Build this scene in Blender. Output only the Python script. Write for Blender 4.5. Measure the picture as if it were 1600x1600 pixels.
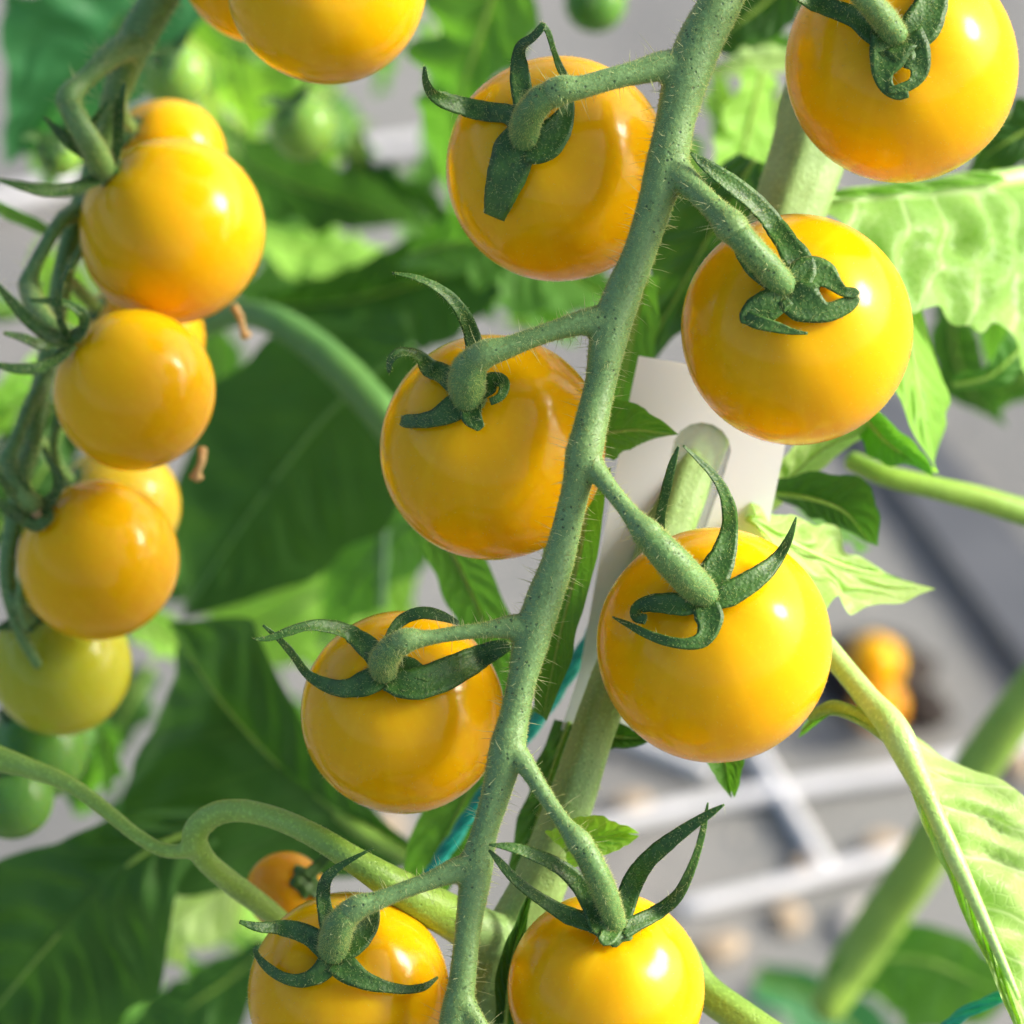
import bpy, math, random
import numpy as np
from mathutils import Vector, Matrix, noise

random.seed(7)
RNG = np.random.default_rng(11)
S = bpy.context.scene
for o in list(bpy.data.objects):
    bpy.data.objects.remove(o, do_unlink=True)

# ------------------------------------------------------------------ camera
PITCH = math.radians(40)
DIST = 450.0                      # mm from the lens to the truss in focus
PXMM = 12.9                       # photo pixels per mm at that distance
RX = np.array((1.0, 0, 0))
FW = np.array((0, math.cos(PITCH), -math.sin(PITCH)))
UP = np.array((0, math.sin(PITCH), math.cos(PITCH)))
BK = -FW
C0 = np.array((0, 0, 360.0))      # centre of the truss, 36 cm above the ground
CAM = C0 + BK * DIST
cd = bpy.data.cameras.new('camera')
cam = bpy.data.objects.new('camera', cd)
S.collection.objects.link(cam)
cam.matrix_world = Matrix(((RX[0], UP[0], BK[0], CAM[0] * .001), (RX[1], UP[1], BK[1], CAM[1] * .001),
                           (RX[2], UP[2], BK[2], CAM[2] * .001), (0, 0, 0, 1)))
cd.sensor_width = 36
cd.lens = 36 * DIST / (1600 / PXMM)
cd.clip_start = 0.02
cd.clip_end = 200
cd.dof.use_dof = True
cd.dof.focus_distance = (DIST + 1.5) * .001
cd.dof.aperture_fstop = cd.lens / 7.0
S.camera = cam

# ------------------------------------------------------------------ light
LC = np.array((0.84, 0.45, 0.24)); LC /= np.linalg.norm(LC)       # sun as the lens sees it: from the right, a little above
LW = RX * LC[0] + UP * LC[1] + BK * LC[2]
SUN_EL = math.asin(LW[2])
SUN_ROT = math.atan2(LW[0], LW[1])
w = bpy.data.worlds.new('World'); S.world = w; w.use_nodes = True
nt = w.node_tree
bg = nt.nodes['Background']
sky = nt.nodes.new('ShaderNodeTexSky'); sky.sky_type = 'NISHITA'; sky.sun_disc = False
sky.sun_elevation = SUN_EL; sky.sun_rotation = SUN_ROT; sky.air_density = .5; sky.dust_density = 3.6; sky.ozone_density = .2
nt.links.new(sky.outputs[0], bg.inputs[0]); bg.inputs[1].default_value = 0.15
sd = bpy.data.lights.new('sun', 'SUN'); sd.energy = 2.1; sd.angle = math.radians(17); sd.color = (1.0, 0.95, 0.86)
sun = bpy.data.objects.new('sun', sd); S.collection.objects.link(sun)
sun.rotation_euler = Vector(LW).to_track_quat('Z', 'Y').to_euler()
sun.location = (1.5, 0, 2)
S.view_settings.view_transform = 'Standard'; S.view_settings.look = 'None'
S.view_settings.exposure = 1.05; S.view_settings.gamma = 1.0
S.view_settings.use_curve_mapping = False
S.cycles.use_denoising = True
S.cycles.max_bounces = 6; S.cycles.transmission_bounces = 5
S.cycles.use_adaptive_sampling = True; S.cycles.adaptive_threshold = .02
S.cycles.caustics_reflective = False; S.cycles.caustics_refractive = False
S.cycles.sample_clamp_indirect = 6

# ------------------------------------------------------------------ placing: a photo pixel and a depth (mm, + towards the lens)
def W(px, py, z):
    s = (DIST - z) / DIST / PXMM
    return C0 + RX * ((px - 800) * s) + UP * ((800 - py) * s) + BK * z
def R(hw, z): return hw * (DIST - z) / DIST / PXMM
def G(px, py, h=0.0):
    d = FW + RX * ((px - 800) / PXMM / DIST) + UP * ((800 - py) / PXMM / DIST)
    return CAM + d * ((h - CAM[2]) / d[2])

# ------------------------------------------------------------------ objects
def link(name, data, parent=None):
    o = bpy.data.objects.new(name, data); S.collection.objects.link(o)
    if parent is not None: o.parent = parent
    return o
def tag(o, label, cat, group=None):
    o['label'] = label; o['category'] = cat
    if group: o['group'] = group
    return o
ORG = {}
def thing(name, label, cat, base, group=None):
    o = link(name, None); o.empty_display_size = .005
    o.location = Vector(base) * .001; ORG[o] = np.array(base, float)
    return tag(o, label, cat, group)
def mesh(name, v, f, mat, parent=None, smooth=True, uv=None, org=None):
    """v in mm, world; faces as a list (or an int array of triangles)"""
    v = np.asarray(v, float)
    if parent is not None: org = ORG[parent]
    elif org is None: org = v.mean(0)
    m = bpy.data.meshes.new(name)
    vv = (v - org) * .001
    if isinstance(f, np.ndarray):
        n = len(f); k = f.shape[1]
        m.vertices.add(len(vv)); m.vertices.foreach_set('co', vv.astype(np.float32).ravel())
        m.loops.add(n * k); m.loops.foreach_set('vertex_index', f.astype(np.int32).ravel())
        m.polygons.add(n); m.polygons.foreach_set('loop_start', np.arange(0, n * k, k, dtype=np.int32))
        m.update(calc_edges=True)
    else:
        m.from_pydata([tuple(x) for x in vv], [], f)
    m.polygons.foreach_set('use_smooth', np.full(len(m.polygons), smooth))
    if uv is not None:
        l = m.uv_layers.new(name='UVMap')
        vi = np.empty(len(m.loops), np.int32); m.loops.foreach_get('vertex_index', vi)
        l.data.foreach_set('uv', np.asarray(uv, np.float32)[vi].ravel())
    m.materials.append(mat)
    o = link(name, m, parent)
    ORG[o] = org
    if parent is None: o.location = Vector(org) * .001
    return o

# ------------------------------------------------------------------ materials
def N(nt, t, **k):
    n = nt.nodes.new(t)
    for a, b in k.items(): setattr(n, a, b)
    return n
def new_mat(name):
    m = bpy.data.materials.new(name); m.use_nodes = True
    return m, m.node_tree, m.node_tree.nodes['Principled BSDF']
def noise_tex(nt, scale, detail=3, coord=None, rough=.55):
    n = N(nt, 'ShaderNodeTexNoise'); n.inputs['Scale'].default_value = scale; n.inputs['Detail'].default_value = detail
    n.inputs['Roughness'].default_value = rough
    if coord is None:
        c = N(nt, 'ShaderNodeTexCoord'); nt.links.new(c.outputs['Object'], n.inputs['Vector'])
    else: nt.links.new(coord, n.inputs['Vector'])
    return n
def ramp(nt, src, stops):
    r = N(nt, 'ShaderNodeValToRGB'); e = r.color_ramp.elements
    while len(e) < len(stops): e.new(.5)
    for i, (p, c) in enumerate(stops): e[i].position = p; e[i].color = (*c, 1) if len(c) == 3 else c
    nt.links.new(src, r.inputs[0]); return r
def mixc(nt, fac, a, b, mode='MIX'):
    m = N(nt, 'ShaderNodeMix', data_type='RGBA', blend_type=mode)
    for sock, val in ((m.inputs[0], fac), (m.inputs[6], a), (m.inputs[7], b)):
        if hasattr(val, 'is_output'): nt.links.new(val, sock)
        elif isinstance(val, (int, float)): sock.default_value = val
        else: sock.default_value = (*val, 1)
    return m.outputs[2]
def math_(nt, op, a, b=None, c=None, clamp=False):
    m = N(nt, 'ShaderNodeMath', operation=op, use_clamp=clamp)
    for i, val in enumerate((a, b, c)):
        if val is None: continue
        if hasattr(val, 'is_output'): nt.links.new(val, m.inputs[i])
        else: m.inputs[i].default_value = val
    return m.outputs[0]
def bump(nt, h, strength, dist, p):
    b = N(nt, 'ShaderNodeBump'); b.inputs['Strength'].default_value = strength; b.inputs['Distance'].default_value = dist
    nt.links.new(h, b.inputs['Height']); nt.links.new(b.outputs[0], p.inputs['Normal']); return b

def fruit_mat(name, a, b, c, sss=.75, rough=.16):
    """a main skin, b deeper blush towards the blossom end that also stands in for shade there, c paler shoulder streaks"""
    m, nt, p = new_mat(name)
    n1 = noise_tex(nt, 70, 3)
    u = N(nt, 'ShaderNodeUVMap', uv_map='UVMap'); sp = N(nt, 'ShaderNodeSeparateXYZ'); nt.links.new(u.outputs[0], sp.inputs[0])
    st = N(nt, 'ShaderNodeMapping'); st.inputs['Scale'].default_value = (34, 1.6, 1); nt.links.new(u.outputs[0], st.inputs[0])
    n2 = noise_tex(nt, 1.0, 2, st.outputs[0])
    f1 = ramp(nt, math_(nt, 'ADD', math_(nt, 'MULTIPLY', sp.outputs[1], .62), math_(nt, 'MULTIPLY', n1.outputs[0], .5)),
              [(.34, (0, 0, 0)), (.86, (1, 1, 1))])
    col = mixc(nt, f1.outputs[0], a, b)  # ripening blush, deepened to paint the shade on the fruit's underside
    f2 = ramp(nt, n2.outputs[0], [(.5, (0, 0, 0)), (.75, (.35, .35, .35))])
    col = mixc(nt, f2.outputs[0], col, c)
    n3 = noise_tex(nt, 1300, 2)
    f3 = ramp(nt, n3.outputs[0], [(.58, (0, 0, 0)), (.74, (.34, .34, .34))])
    col = mixc(nt, f3.outputs[0], col, c)
    nt.links.new(col, p.inputs['Base Color'])
    p.inputs['Subsurface Weight'].default_value = sss
    p.inputs['Subsurface Radius'].default_value = (1.0, .55, .1)
    p.inputs['Subsurface Scale'].default_value = .004
    p.inputs['Roughness'].default_value = rough
    p.inputs['IOR'].default_value = 1.4; p.inputs['Specular IOR Level'].default_value = .27
    n4 = noise_tex(nt, 420, 3)
    bump(nt, n4.outputs[0], .10, .0003, p)
    return m
def sheen(p, w_):
    p.inputs['Sheen Weight'].default_value = w_; p.inputs['Sheen Roughness'].default_value = .28; p.inputs['Sheen Tint'].default_value = (.95, 1.0, .45, 1)
def stem_mat(name, a, b, dark, speck=1.0, rough=.5, fz=1.0):
    m, nt, p = new_mat(name)
    n1 = noise_tex(nt, 160, 3)
    col = mixc(nt, ramp(nt, n1.outputs[0], [(.35, (0, 0, 0)), (.7, (1, 1, 1))]).outputs[0], a, b)
    n0 = noise_tex(nt, 38, 2)
    col = mixc(nt, ramp(nt, n0.outputs[0], [(.42, (0, 0, 0)), (.66, (.7, .7, .7))]).outputs[0], col, (a[0] * 1.3, a[1] * 1.12, a[2] * .85))
    c = N(nt, 'ShaderNodeTexCoord')
    v = N(nt, 'ShaderNodeTexVoronoi'); v.inputs['Scale'].default_value = 1250; nt.links.new(c.outputs['Object'], v.inputs['Vector'])
    n2 = noise_tex(nt, 300, 2)
    d = math_(nt, 'MULTIPLY', ramp(nt, v.outputs['Distance'], [(.14, (1, 1, 1)), (.27, (0, 0, 0))]).outputs[0],
              ramp(nt, n2.outputs[0], [(.46, (0, 0, 0)), (.54, (1, 1, 1))]).outputs[0])
    col = mixc(nt, math_(nt, 'MULTIPLY', d, .85 * speck), col, dark)
    n3 = noise_tex(nt, 1900, 2)
    col = mixc(nt, ramp(nt, n3.outputs[0], [(.52, (0, 0, 0)), (.72, (.5, .5, .5))]).outputs[0], col, tuple(min(1, x * 1.9 + .03) for x in a))
    nt.links.new(col, p.inputs['Base Color'])
    p.inputs['Roughness'].default_value = rough
    sheen(p, .28 * fz)
    h = math_(nt, 'SUBTRACT', n3.outputs[0], math_(nt, 'MULTIPLY', d, .6))
    bump(nt, h, .5, .0002, p)
    return m
def sepal_mat(name, a, b):
    m, nt, p = new_mat(name)
    n1 = noise_tex(nt, 260, 3)
    col = mixc(nt, ramp(nt, n1.outputs[0], [(.38, (0, 0, 0)), (.68, (1, 1, 1))]).outputs[0], a, b)
    c = N(nt, 'ShaderNodeTexCoord')
    v = N(nt, 'ShaderNodeTexVoronoi'); v.inputs['Scale'].default_value = 2100; nt.links.new(c.outputs['Object'], v.inputs['Vector'])
    n2 = noise_tex(nt, 500, 2)
    d = math_(nt, 'MULTIPLY', ramp(nt, v.outputs['Distance'], [(.12, (1, 1, 1)), (.32, (0, 0, 0))]).outputs[0],
              ramp(nt, n2.outputs[0], [(.42, (0, 0, 0)), (.6, (1, 1, 1))]).outputs[0])
    col = mixc(nt, math_(nt, 'MULTIPLY', d, .55), col, (.22, .36, .12))
    n5 = noise_tex(nt, 1100, 2)
    col = mixc(nt, ramp(nt, n5.outputs[0], [(.56, (0, 0, 0)), (.7, (.45, .45, .45))]).outputs[0], col, (.006, .03, .005))
    nt.links.new(col, p.inputs['Base Color'])
    p.inputs['Roughness'].default_value = .5
    sheen(p, .12)
    bump(nt, math_(nt, 'ADD', v.outputs['Distance'], n5.outputs[0]), .35, .00022, p)
    return m
def leaf_mat(name, a, b, vein, trans=.4, nv=7, rough=.42, tcol=None, vw=1.0, vk=.4, distort=.5):
    m, nt, p = new_mat(name)
    u = N(nt, 'ShaderNodeUVMap', uv_map='UVMap'); sp = N(nt, 'ShaderNodeSeparateXYZ'); nt.links.new(u.outputs[0], sp.inputs[0])
    va = math_(nt, 'ABSOLUTE', math_(nt, 'MULTIPLY_ADD', sp.outputs[1], 2.0, -1.0))
    nz = noise_tex(nt, 60, 2)
    ph = math_(nt, 'ADD', math_(nt, 'SUBTRACT', math_(nt, 'MULTIPLY', sp.outputs[0], nv), math_(nt, 'MULTIPLY', va, 1.6)), math_(nt, 'MULTIPLY', nz.outputs[0], distort))
    fr = math_(nt, 'ABSOLUTE', math_(nt, 'SUBTRACT', math_(nt, 'FRACT', ph), .5))
    side = ramp(nt, fr, [(.0, (1, 1, 1)), (.075 * vw, (0, 0, 0))]).outputs[0]
    mid = ramp(nt, va, [(.02, (1, 1, 1)), (.06 * vw, (0, 0, 0))]).outputs[0]
    c = N(nt, 'ShaderNodeTexCoord')
    vo = N(nt, 'ShaderNodeTexVoronoi', feature='DISTANCE_TO_EDGE'); vo.inputs['Scale'].default_value = 750; nt.links.new(c.outputs['Object'], vo.inputs['Vector'])
    net = ramp(nt, vo.outputs['Distance'], [(.0, (1, 1, 1)), (.12, (0, 0, 0))]).outputs[0]
    vm = math_(nt, 'MAXIMUM', math_(nt, 'MAXIMUM', side, mid), math_(nt, 'MULTIPLY', net, .35))
    n1 = noise_tex(nt, 45, 4)
    col = mixc(nt, ramp(nt, n1.outputs[0], [(.32, (0, 0, 0)), (.7, (1, 1, 1))]).outputs[0], a, b)
    col = mixc(nt, math_(nt, 'MULTIPLY', vm, vk), col, vein)
    nt.links.new(col, p.inputs['Base Color'])
    p.inputs['Roughness'].default_value = rough
    p.inputs['Specular IOR Level'].default_value = .22
    hsrc = math_(nt, 'SUBTRACT', math_(nt, 'MULTIPLY', n1.outputs[0], .5), vm)
    bp = bump(nt, hsrc, .3, .0005, p)
    tr = N(nt, 'ShaderNodeBsdfTranslucent')
    tc = mixc(nt, 1.0, col, tcol or (.95, 1.0, .35), 'MULTIPLY')
    hs = N(nt, 'ShaderNodeHueSaturation'); hs.inputs['Value'].default_value = 2.2; nt.links.new(tc, hs.inputs['Color'])
    nt.links.new(hs.outputs[0], tr.inputs[0]); nt.links.new(bp.outputs[0], tr.inputs['Normal'])
    mx = N(nt, 'ShaderNodeMixShader'); mx.inputs[0].default_value = trans
    nt.links.new(p.outputs[0], mx.inputs[1]); nt.links.new(tr.outputs[0], mx.inputs[2])
    nt.links.new(mx.outputs[0], nt.nodes['Material Output'].inputs[0])
    return m
def hair_mat(name, col, trans=.5):
    m, nt, p = new_mat(name)
    n1 = noise_tex(nt, 200, 2)
    c = mixc(nt, n1.outputs[0], tuple(x * .75 for x in col), tuple(min(1, x * 1.25) for x in col))
    nt.links.new(c, p.inputs['Base Color']); p.inputs['Roughness'].default_value = .35
    tr = N(nt, 'ShaderNodeBsdfTranslucent'); nt.links.new(c, tr.inputs[0])
    mx = N(nt, 'ShaderNodeMixShader'); mx.inputs[0].default_value = trans
    nt.links.new(p.outputs[0], mx.inputs[1]); nt.links.new(tr.outputs[0], mx.inputs[2])
    nt.links.new(mx.outputs[0], nt.nodes['Material Output'].inputs[0])
    return m
def plain_mat(name, a, b, scale=80, rough=.5, bmp=.2, dist=.0004):
    m, nt, p = new_mat(name)
    n1 = noise_tex(nt, scale, 4)
    nt.links.new(mixc(nt, ramp(nt, n1.outputs[0], [(.35, (0, 0, 0)), (.68, (1, 1, 1))]).outputs[0], a, b), p.inputs['Base Color'])
    p.inputs['Roughness'].default_value = rough
    bump(nt, n1.outputs[0], bmp, dist, p)
    return m

M = {}
M['ripe'] = fruit_mat('ripe_skin', (.80, .455, .002), (.73, .32, .003), (.88, .57, .012))
M['soft'] = fruit_mat('golden_skin', (.79, .47, .003), (.73, .36, .004), (.86, .57, .015))
M['lemon'] = fruit_mat('half_ripe_skin', (.66, .50, .03), (.62, .42, .03), (.70, .58, .08))
M['limegreen'] = fruit_mat('turning_skin', (.42, .46, .03), (.50, .45, .03), (.50, .55, .08))
M['green'] = fruit_mat('unripe_skin', (.20, .40, .07), (.22, .38, .06), (.36, .54, .18))
M['darkgreen'] = fruit_mat('dull_unripe_skin', (.10, .27, .05), (.12, .25, .04), (.18, .34, .09))
M['amber'] = fruit_mat('amber_skin', (.72, .34, .01), (.68, .28, .01), (.76, .42, .03))
M['stem'] = stem_mat('truss_stem_green', (.125, .25, .075), (.175, .315, .10), (.008, .042, .014))
M['ped'] = stem_mat('pedicel_green', (.09, .21, .05), (.13, .27, .07), (.008, .045, .012), 1.2)
M['vine'] = stem_mat('vine_green', (.19, .34, .10), (.26, .43, .15), (.09, .20, .045), .35, .5, .6)
M['pet'] = stem_mat('petiole_green', (.20, .37, .045), (.27, .46, .07), (.08, .19, .02), .2, .45, .3)
M['palepet'] = stem_mat('pale_petiole_green', (.34, .62, .14), (.46, .70, .26), (.22, .46, .08), .15, .4, .1)
M['arch'] = stem_mat('arch_stalk_green', (.08, .22, .04), (.11, .28, .055), (.03, .1, .02), .2, .5, .2)  # plain mid green of the arching leaf stalk
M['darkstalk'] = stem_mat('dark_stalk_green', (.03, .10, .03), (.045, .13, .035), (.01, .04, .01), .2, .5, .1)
M['sepal'] = sepal_mat('sepal_green', (.024, .090, .008), (.060, .165, .018))
M['hair'] = hair_mat('pale_hair', (.74, .78, .42))
M['fuzz'] = hair_mat('yellow_fuzz', (.66, .72, .26))
M['fruitfuzz'] = hair_mat('fruit_fuzz', (.72, .62, .20))
M['dry'] = plain_mat('dry_flower_brown', (.36, .20, .06), (.55, .38, .16), 500, .7, .6)
M['shadeleaf'] = leaf_mat('shaded_leaf', (.028, .094, .015), (.046, .135, .022), (.075, .18, .035), .24, 7, .45, None, 1.0, .25)  # leaves in shade: the shade is put into a darker base colour
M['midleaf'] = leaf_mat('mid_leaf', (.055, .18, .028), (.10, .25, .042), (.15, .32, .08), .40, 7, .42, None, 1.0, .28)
M['skyleaf'] = leaf_mat('sky_tint_leaf', (.035, .17, .065), (.06, .23, .085), (.10, .30, .12), .30)  # bluish tint paints the sky's reflection into the leaf colour
M['litleaf'] = leaf_mat('sunlit_leaf', (.17, .40, .045), (.27, .52, .08), (.46, .61, .22), .38)  # sunlit copy of the leaf green, sunlight put into the colour
M['sunlit_crinkled'] = leaf_mat('sunlit_crinkled_leaf', (.16, .36, .05), (.34, .54, .16), (.62, .74, .42), .34, 7, .34, None, 1.1, .5, .6)  # crinkled leaf in sun, its brightness painted into lighter greens and veins
M['glareleaf'] = leaf_mat('pale_glare_leaf', (.26, .48, .08), (.50, .66, .28), (.70, .80, .50), .34, 7, .36, None, 1.1, .5, .6)  # pale leaf whitened further to paint the sun's glare on it

# ------------------------------------------------------------------ curves, tubes, hairs
def catmull(P, step):
    P = np.asarray(P, float)
    d = np.linalg.norm(np.diff(P[:, :3], axis=0), axis=1)
    t = np.concatenate(([0], np.cumsum(np.maximum(d, 1e-6) ** .5)))
    Q = np.vstack((2 * P[0] - P[1], P, 2 * P[-1] - P[-2]))
    T = np.concatenate(([2 * t[0] - t[1]], t, [2 * t[-1] - t[-2]]))
    out = []
    for i in range(len(P) - 1):
        p0, p1, p2, p3 = Q[i:i + 4]; t0, t1, t2, t3 = T[i:i + 4]
        n = max(2, int(math.ceil(d[i] / step)))
        for k in range(n + (i == len(P) - 2)):
            x = t1 + (t2 - t1) * k / n
            a1 = (t1 - x) / (t1 - t0) * p0 + (x - t0) / (t1 - t0) * p1
            a2 = (t2 - x) / (t2 - t1) * p1 + (x - t1) / (t2 - t1) * p2
            a3 = (t3 - x) / (t3 - t2) * p2 + (x - t2) / (t3 - t2) * p3
            b1 = (t2 - x) / (t2 - t0) * a1 + (x - t0) / (t2 - t0) * a2
            b2 = (t3 - x) / (t3 - t1) * a2 + (x - t1) / (t3 - t1) * a3
            out.append((t2 - x) / (t2 - t1) * b1 + (x - t1) / (t2 - t1) * b2)
    return np.array(out)
def world_path(pts):
    """(px, py, z, half width px) -> world mm x, y, z, radius mm"""
    return np.array([np.append(W(p[0], p[1], p[2]), R(p[3], p[2])) for p in pts])
def unit(a): return a / (np.linalg.norm(a, axis=-1, keepdims=True) + 1e-12)
def frames(C):
    T = unit(np.gradient(C, axis=0))
    n = np.cross(T[0], BK); n = n / np.linalg.norm(n) if np.linalg.norm(n) > 1e-3 else UP
    Ns = []
    for t in T:
        n = n - t * n.dot(t); n = n / np.linalg.norm(n); Ns.append(n)
    Ns = np.array(Ns); return T, Ns, np.cross(T, Ns)
def tube(pts, sides=14, step=.7, wob=0.0, world=False, ridges=0):
    P = catmull(pts if world else world_path(pts), step)
    C, r = P[:, :3], np.maximum(P[:, 3], .02)
    T, A, B = frames(C)
    n = len(C)
    # rounded ends: two extra rings at each end
    Cs = [C[0] - T[0] * r[0] * .55, C[0] - T[0] * r[0] * .35, *C, C[-1] + T[-1] * r[-1] * .35, C[-1] + T[-1] * r[-1] * .55]
    rs = [r[0] * .35, r[0] * .78, *r, r[-1] * .78, r[-1] * .35]
    As = [A[0], A[0], *A, A[-1], A[-1]]; Bs = [B[0], B[0], *B, B[-1], B[-1]]
    v = []; f = []
    for i, (c, q, a, b) in enumerate(zip(Cs, rs, As, Bs)):
        for k in range(sides):
            an = 2 * math.pi * k / sides
            qq = q
            if ridges: qq = q * (1 + .05 * math.cos(ridges * an) + .02 * math.cos(2 * ridges * an + 1))
            if wob: qq = qq * (1 + wob * noise.noise(Vector(c * .25 + (a * math.cos(an) + b * math.sin(an)) * 1.3)))
            v.append(c + (a * math.cos(an) + b * math.sin(an)) * qq)
    m = len(Cs)
    for i in range(m - 1):
        for k in range(sides):
            k2 = (k + 1) % sides
            f.append((i * sides + k, i * sides + k2, (i + 1) * sides + k2, (i + 1) * sides + k))
    f.append(tuple(range(sides - 1, -1, -1))); f.append(tuple(range((m - 1) * sides, m * sides)))
    return np.array(v), f
def join(parts):
    V, F, o = [], [], 0
    for v, f in parts:
        V.append(v); F += [tuple(i + o for i in q) for q in f]; o += len(v)
    return np.vstack(V), F
def remesh(parts, voxel=.28, smooth=6):
    """join tubes into one continuous skin with soft forks (in mm)"""
    v, f = join(parts)
    c = v.mean(0)
    m = bpy.data.meshes.new('tmp'); m.from_pydata([tuple(x) for x in (v - c)], [], f)
    o = link('tmp', m)
    r = o.modifiers.new('r', 'REMESH'); r.mode = 'VOXEL'; r.voxel_size = voxel
    s = o.modifiers.new('s', 'SMOOTH'); s.factor = .5; s.iterations = smooth
    dg = bpy.context.evaluated_depsgraph_get()
    e = bpy.data.meshes.new_from_object(o.evaluated_get(dg))
    n = len(e.vertices); co = np.empty(n * 3, np.float32); e.vertices.foreach_get('co', co)
    f2 = [tuple(p.vertices) for p in e.polygons]
    bpy.data.objects.remove(o, do_unlink=True); bpy.data.meshes.remove(m); bpy.data.meshes.remove(e)
    F = np.array(f2, np.int32) if all(len(q) == 4 for q in f2) else f2
    return co.reshape(-1, 3).astype(float) + c, F
def tris(f):
    out = []
    for q in f:
        for k in range(1, len(q) - 1): out.append((q[0], q[k], q[k + 1]))
    return np.array(out, np.int32)
def hairs(v, f, n, length, rad, droop=.25, lean=.5, two=True, weight=None):
    """n tapering hairs on a surface; returns verts and triangles"""
    v = np.asarray(v); t = tris(f)
    a, b, c = v[t[:, 0]], v[t[:, 1]], v[t[:, 2]]
    cr = np.cross(b - a, c - a); ar = np.linalg.norm(cr, axis=1)
    nm = cr / (ar[:, None] + 1e-12)
    pr = ar if weight is None else ar * weight((a + b + c) / 3)
    i = RNG.choice(len(t), n, p=pr / pr.sum())
    r1, r2 = RNG.random(n), RNG.random(n); k = r1 + r2 > 1; r1[k] = 1 - r1[k]; r2[k] = 1 - r2[k]
    P = a[i] + (b - a)[i] * r1[:, None] + (c - a)[i] * r2[:, None]
    D = unit(nm[i] + lean * RNG.normal(size=(n, 3)) * .5)
    L = RNG.uniform(length[0], length[1], n) * RNG.uniform(.6, 1, n)
    X = unit(np.cross(D, unit(RNG.normal(size=(n, 3))))); Y = np.cross(D, X)
    bend = unit(RNG.normal(size=(n, 3)) + np.array((0, 0, -.6))) * droop
    ang = [(math.cos(q), math.sin(q)) for q in (0, 2.094, 4.189)]
    r = RNG.uniform(.7, 1.2, n)[:, None] * rad
    P = P - D * rad
    if two:
        mid = P + D * (L * .5)[:, None] + bend * (L * .12)[:, None]
        tip = P + D * L[:, None] + bend * (L * .5)[:, None]
        V = np.stack([P + (X * cx + Y * sy) * r for cx, sy in ang] + [mid + (X * cx + Y * sy) * r * .6 for cx, sy in ang] + [tip], 1).reshape(-1, 3)
        F = np.array([(0, 1, 4), (0, 4, 3), (1, 2, 5), (1, 5, 4), (2, 0, 3), (2, 3, 5), (3, 4, 6), (4, 5, 6), (5, 3, 6)])
        F = (F[None] + 7 * np.arange(n)[:, None, None]).reshape(-1, 3)
    else:
        tip = P + D * L[:, None] + bend * (L * .3)[:, None]
        V = np.stack([P + (X * cx + Y * sy) * r for cx, sy in ang] + [tip], 1).reshape(-1, 3)
        F = np.array([(0, 1, 3), (1, 2, 3), (2, 0, 3)])
        F = (F[None] + 4 * np.arange(n)[:, None, None]).reshape(-1, 3)
    return V, F.astype(np.int32)
def hair_part(name, v, f, n, length, rad, mat, parent, **k):
    hv, hf = hairs(v, f, n, length, rad, **k)
    o = mesh(name, hv, hf, mat, parent); o['kind'] = 'stuff'
    return o

# ------------------------------------------------------------------ fruit
def sphere_part(name, c, r, axis, mat, parent, squash=1.0, dimple=.05, seed=0, nu=72, nv=48):
    axis = axis / np.linalg.norm(axis)
    X = np.cross(axis, (0.3, .2, .9)); X /= np.linalg.norm(X); Y = np.cross(axis, X)
    v = [c + axis * r * squash * (1 - dimple)]; uv = [(0.5, 0)]
    for j in range(1, nv):
        th = math.pi * j / nv
        q = 1 - dimple * math.exp(-(th / .28) ** 2) - .018 * math.exp(-((math.pi - th) / .22) ** 2)
        for i in range(nu):
            ph = 2 * math.pi * i / nu
            d = axis * math.cos(th) * squash + (X * math.cos(ph) + Y * math.sin(ph)) * math.sin(th)
            w_ = 1 + .010 * noise.noise(Vector(d * 1.3) + Vector((seed * 3.1, 0, 0))) + (.010 * math.sin(3 * ph + seed) + .007 * math.sin(5 * ph + 2 * seed)) * math.exp(-((th - .55) / .38) ** 2)
            v.append(c + d * r * q * w_); uv.append((i / nu, j / nv))
    v.append(c - axis * r * squash * .982); uv.append((0.5, 1))
    f = []
    for i in range(nu):
        f.append((0, 1 + i, 1 + (i + 1) % nu))
        for j in range(nv - 2):
            a = 1 + j * nu + i; b = 1 + j * nu + (i + 1) % nu
            f.append((a, a + nu, b + nu, b))
        k = 1 + (nv - 2) * nu
        f.append((k + i, len(v) - 1, k + (i + 1) % nu))
    # mirror the streak coordinate so that it closes round the fruit
    uv = [(abs(a * 2 - 1) * .5, b) for a, b in uv]
    return mesh(name, v, f, mat, parent, uv=uv), np.array(v), f

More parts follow.
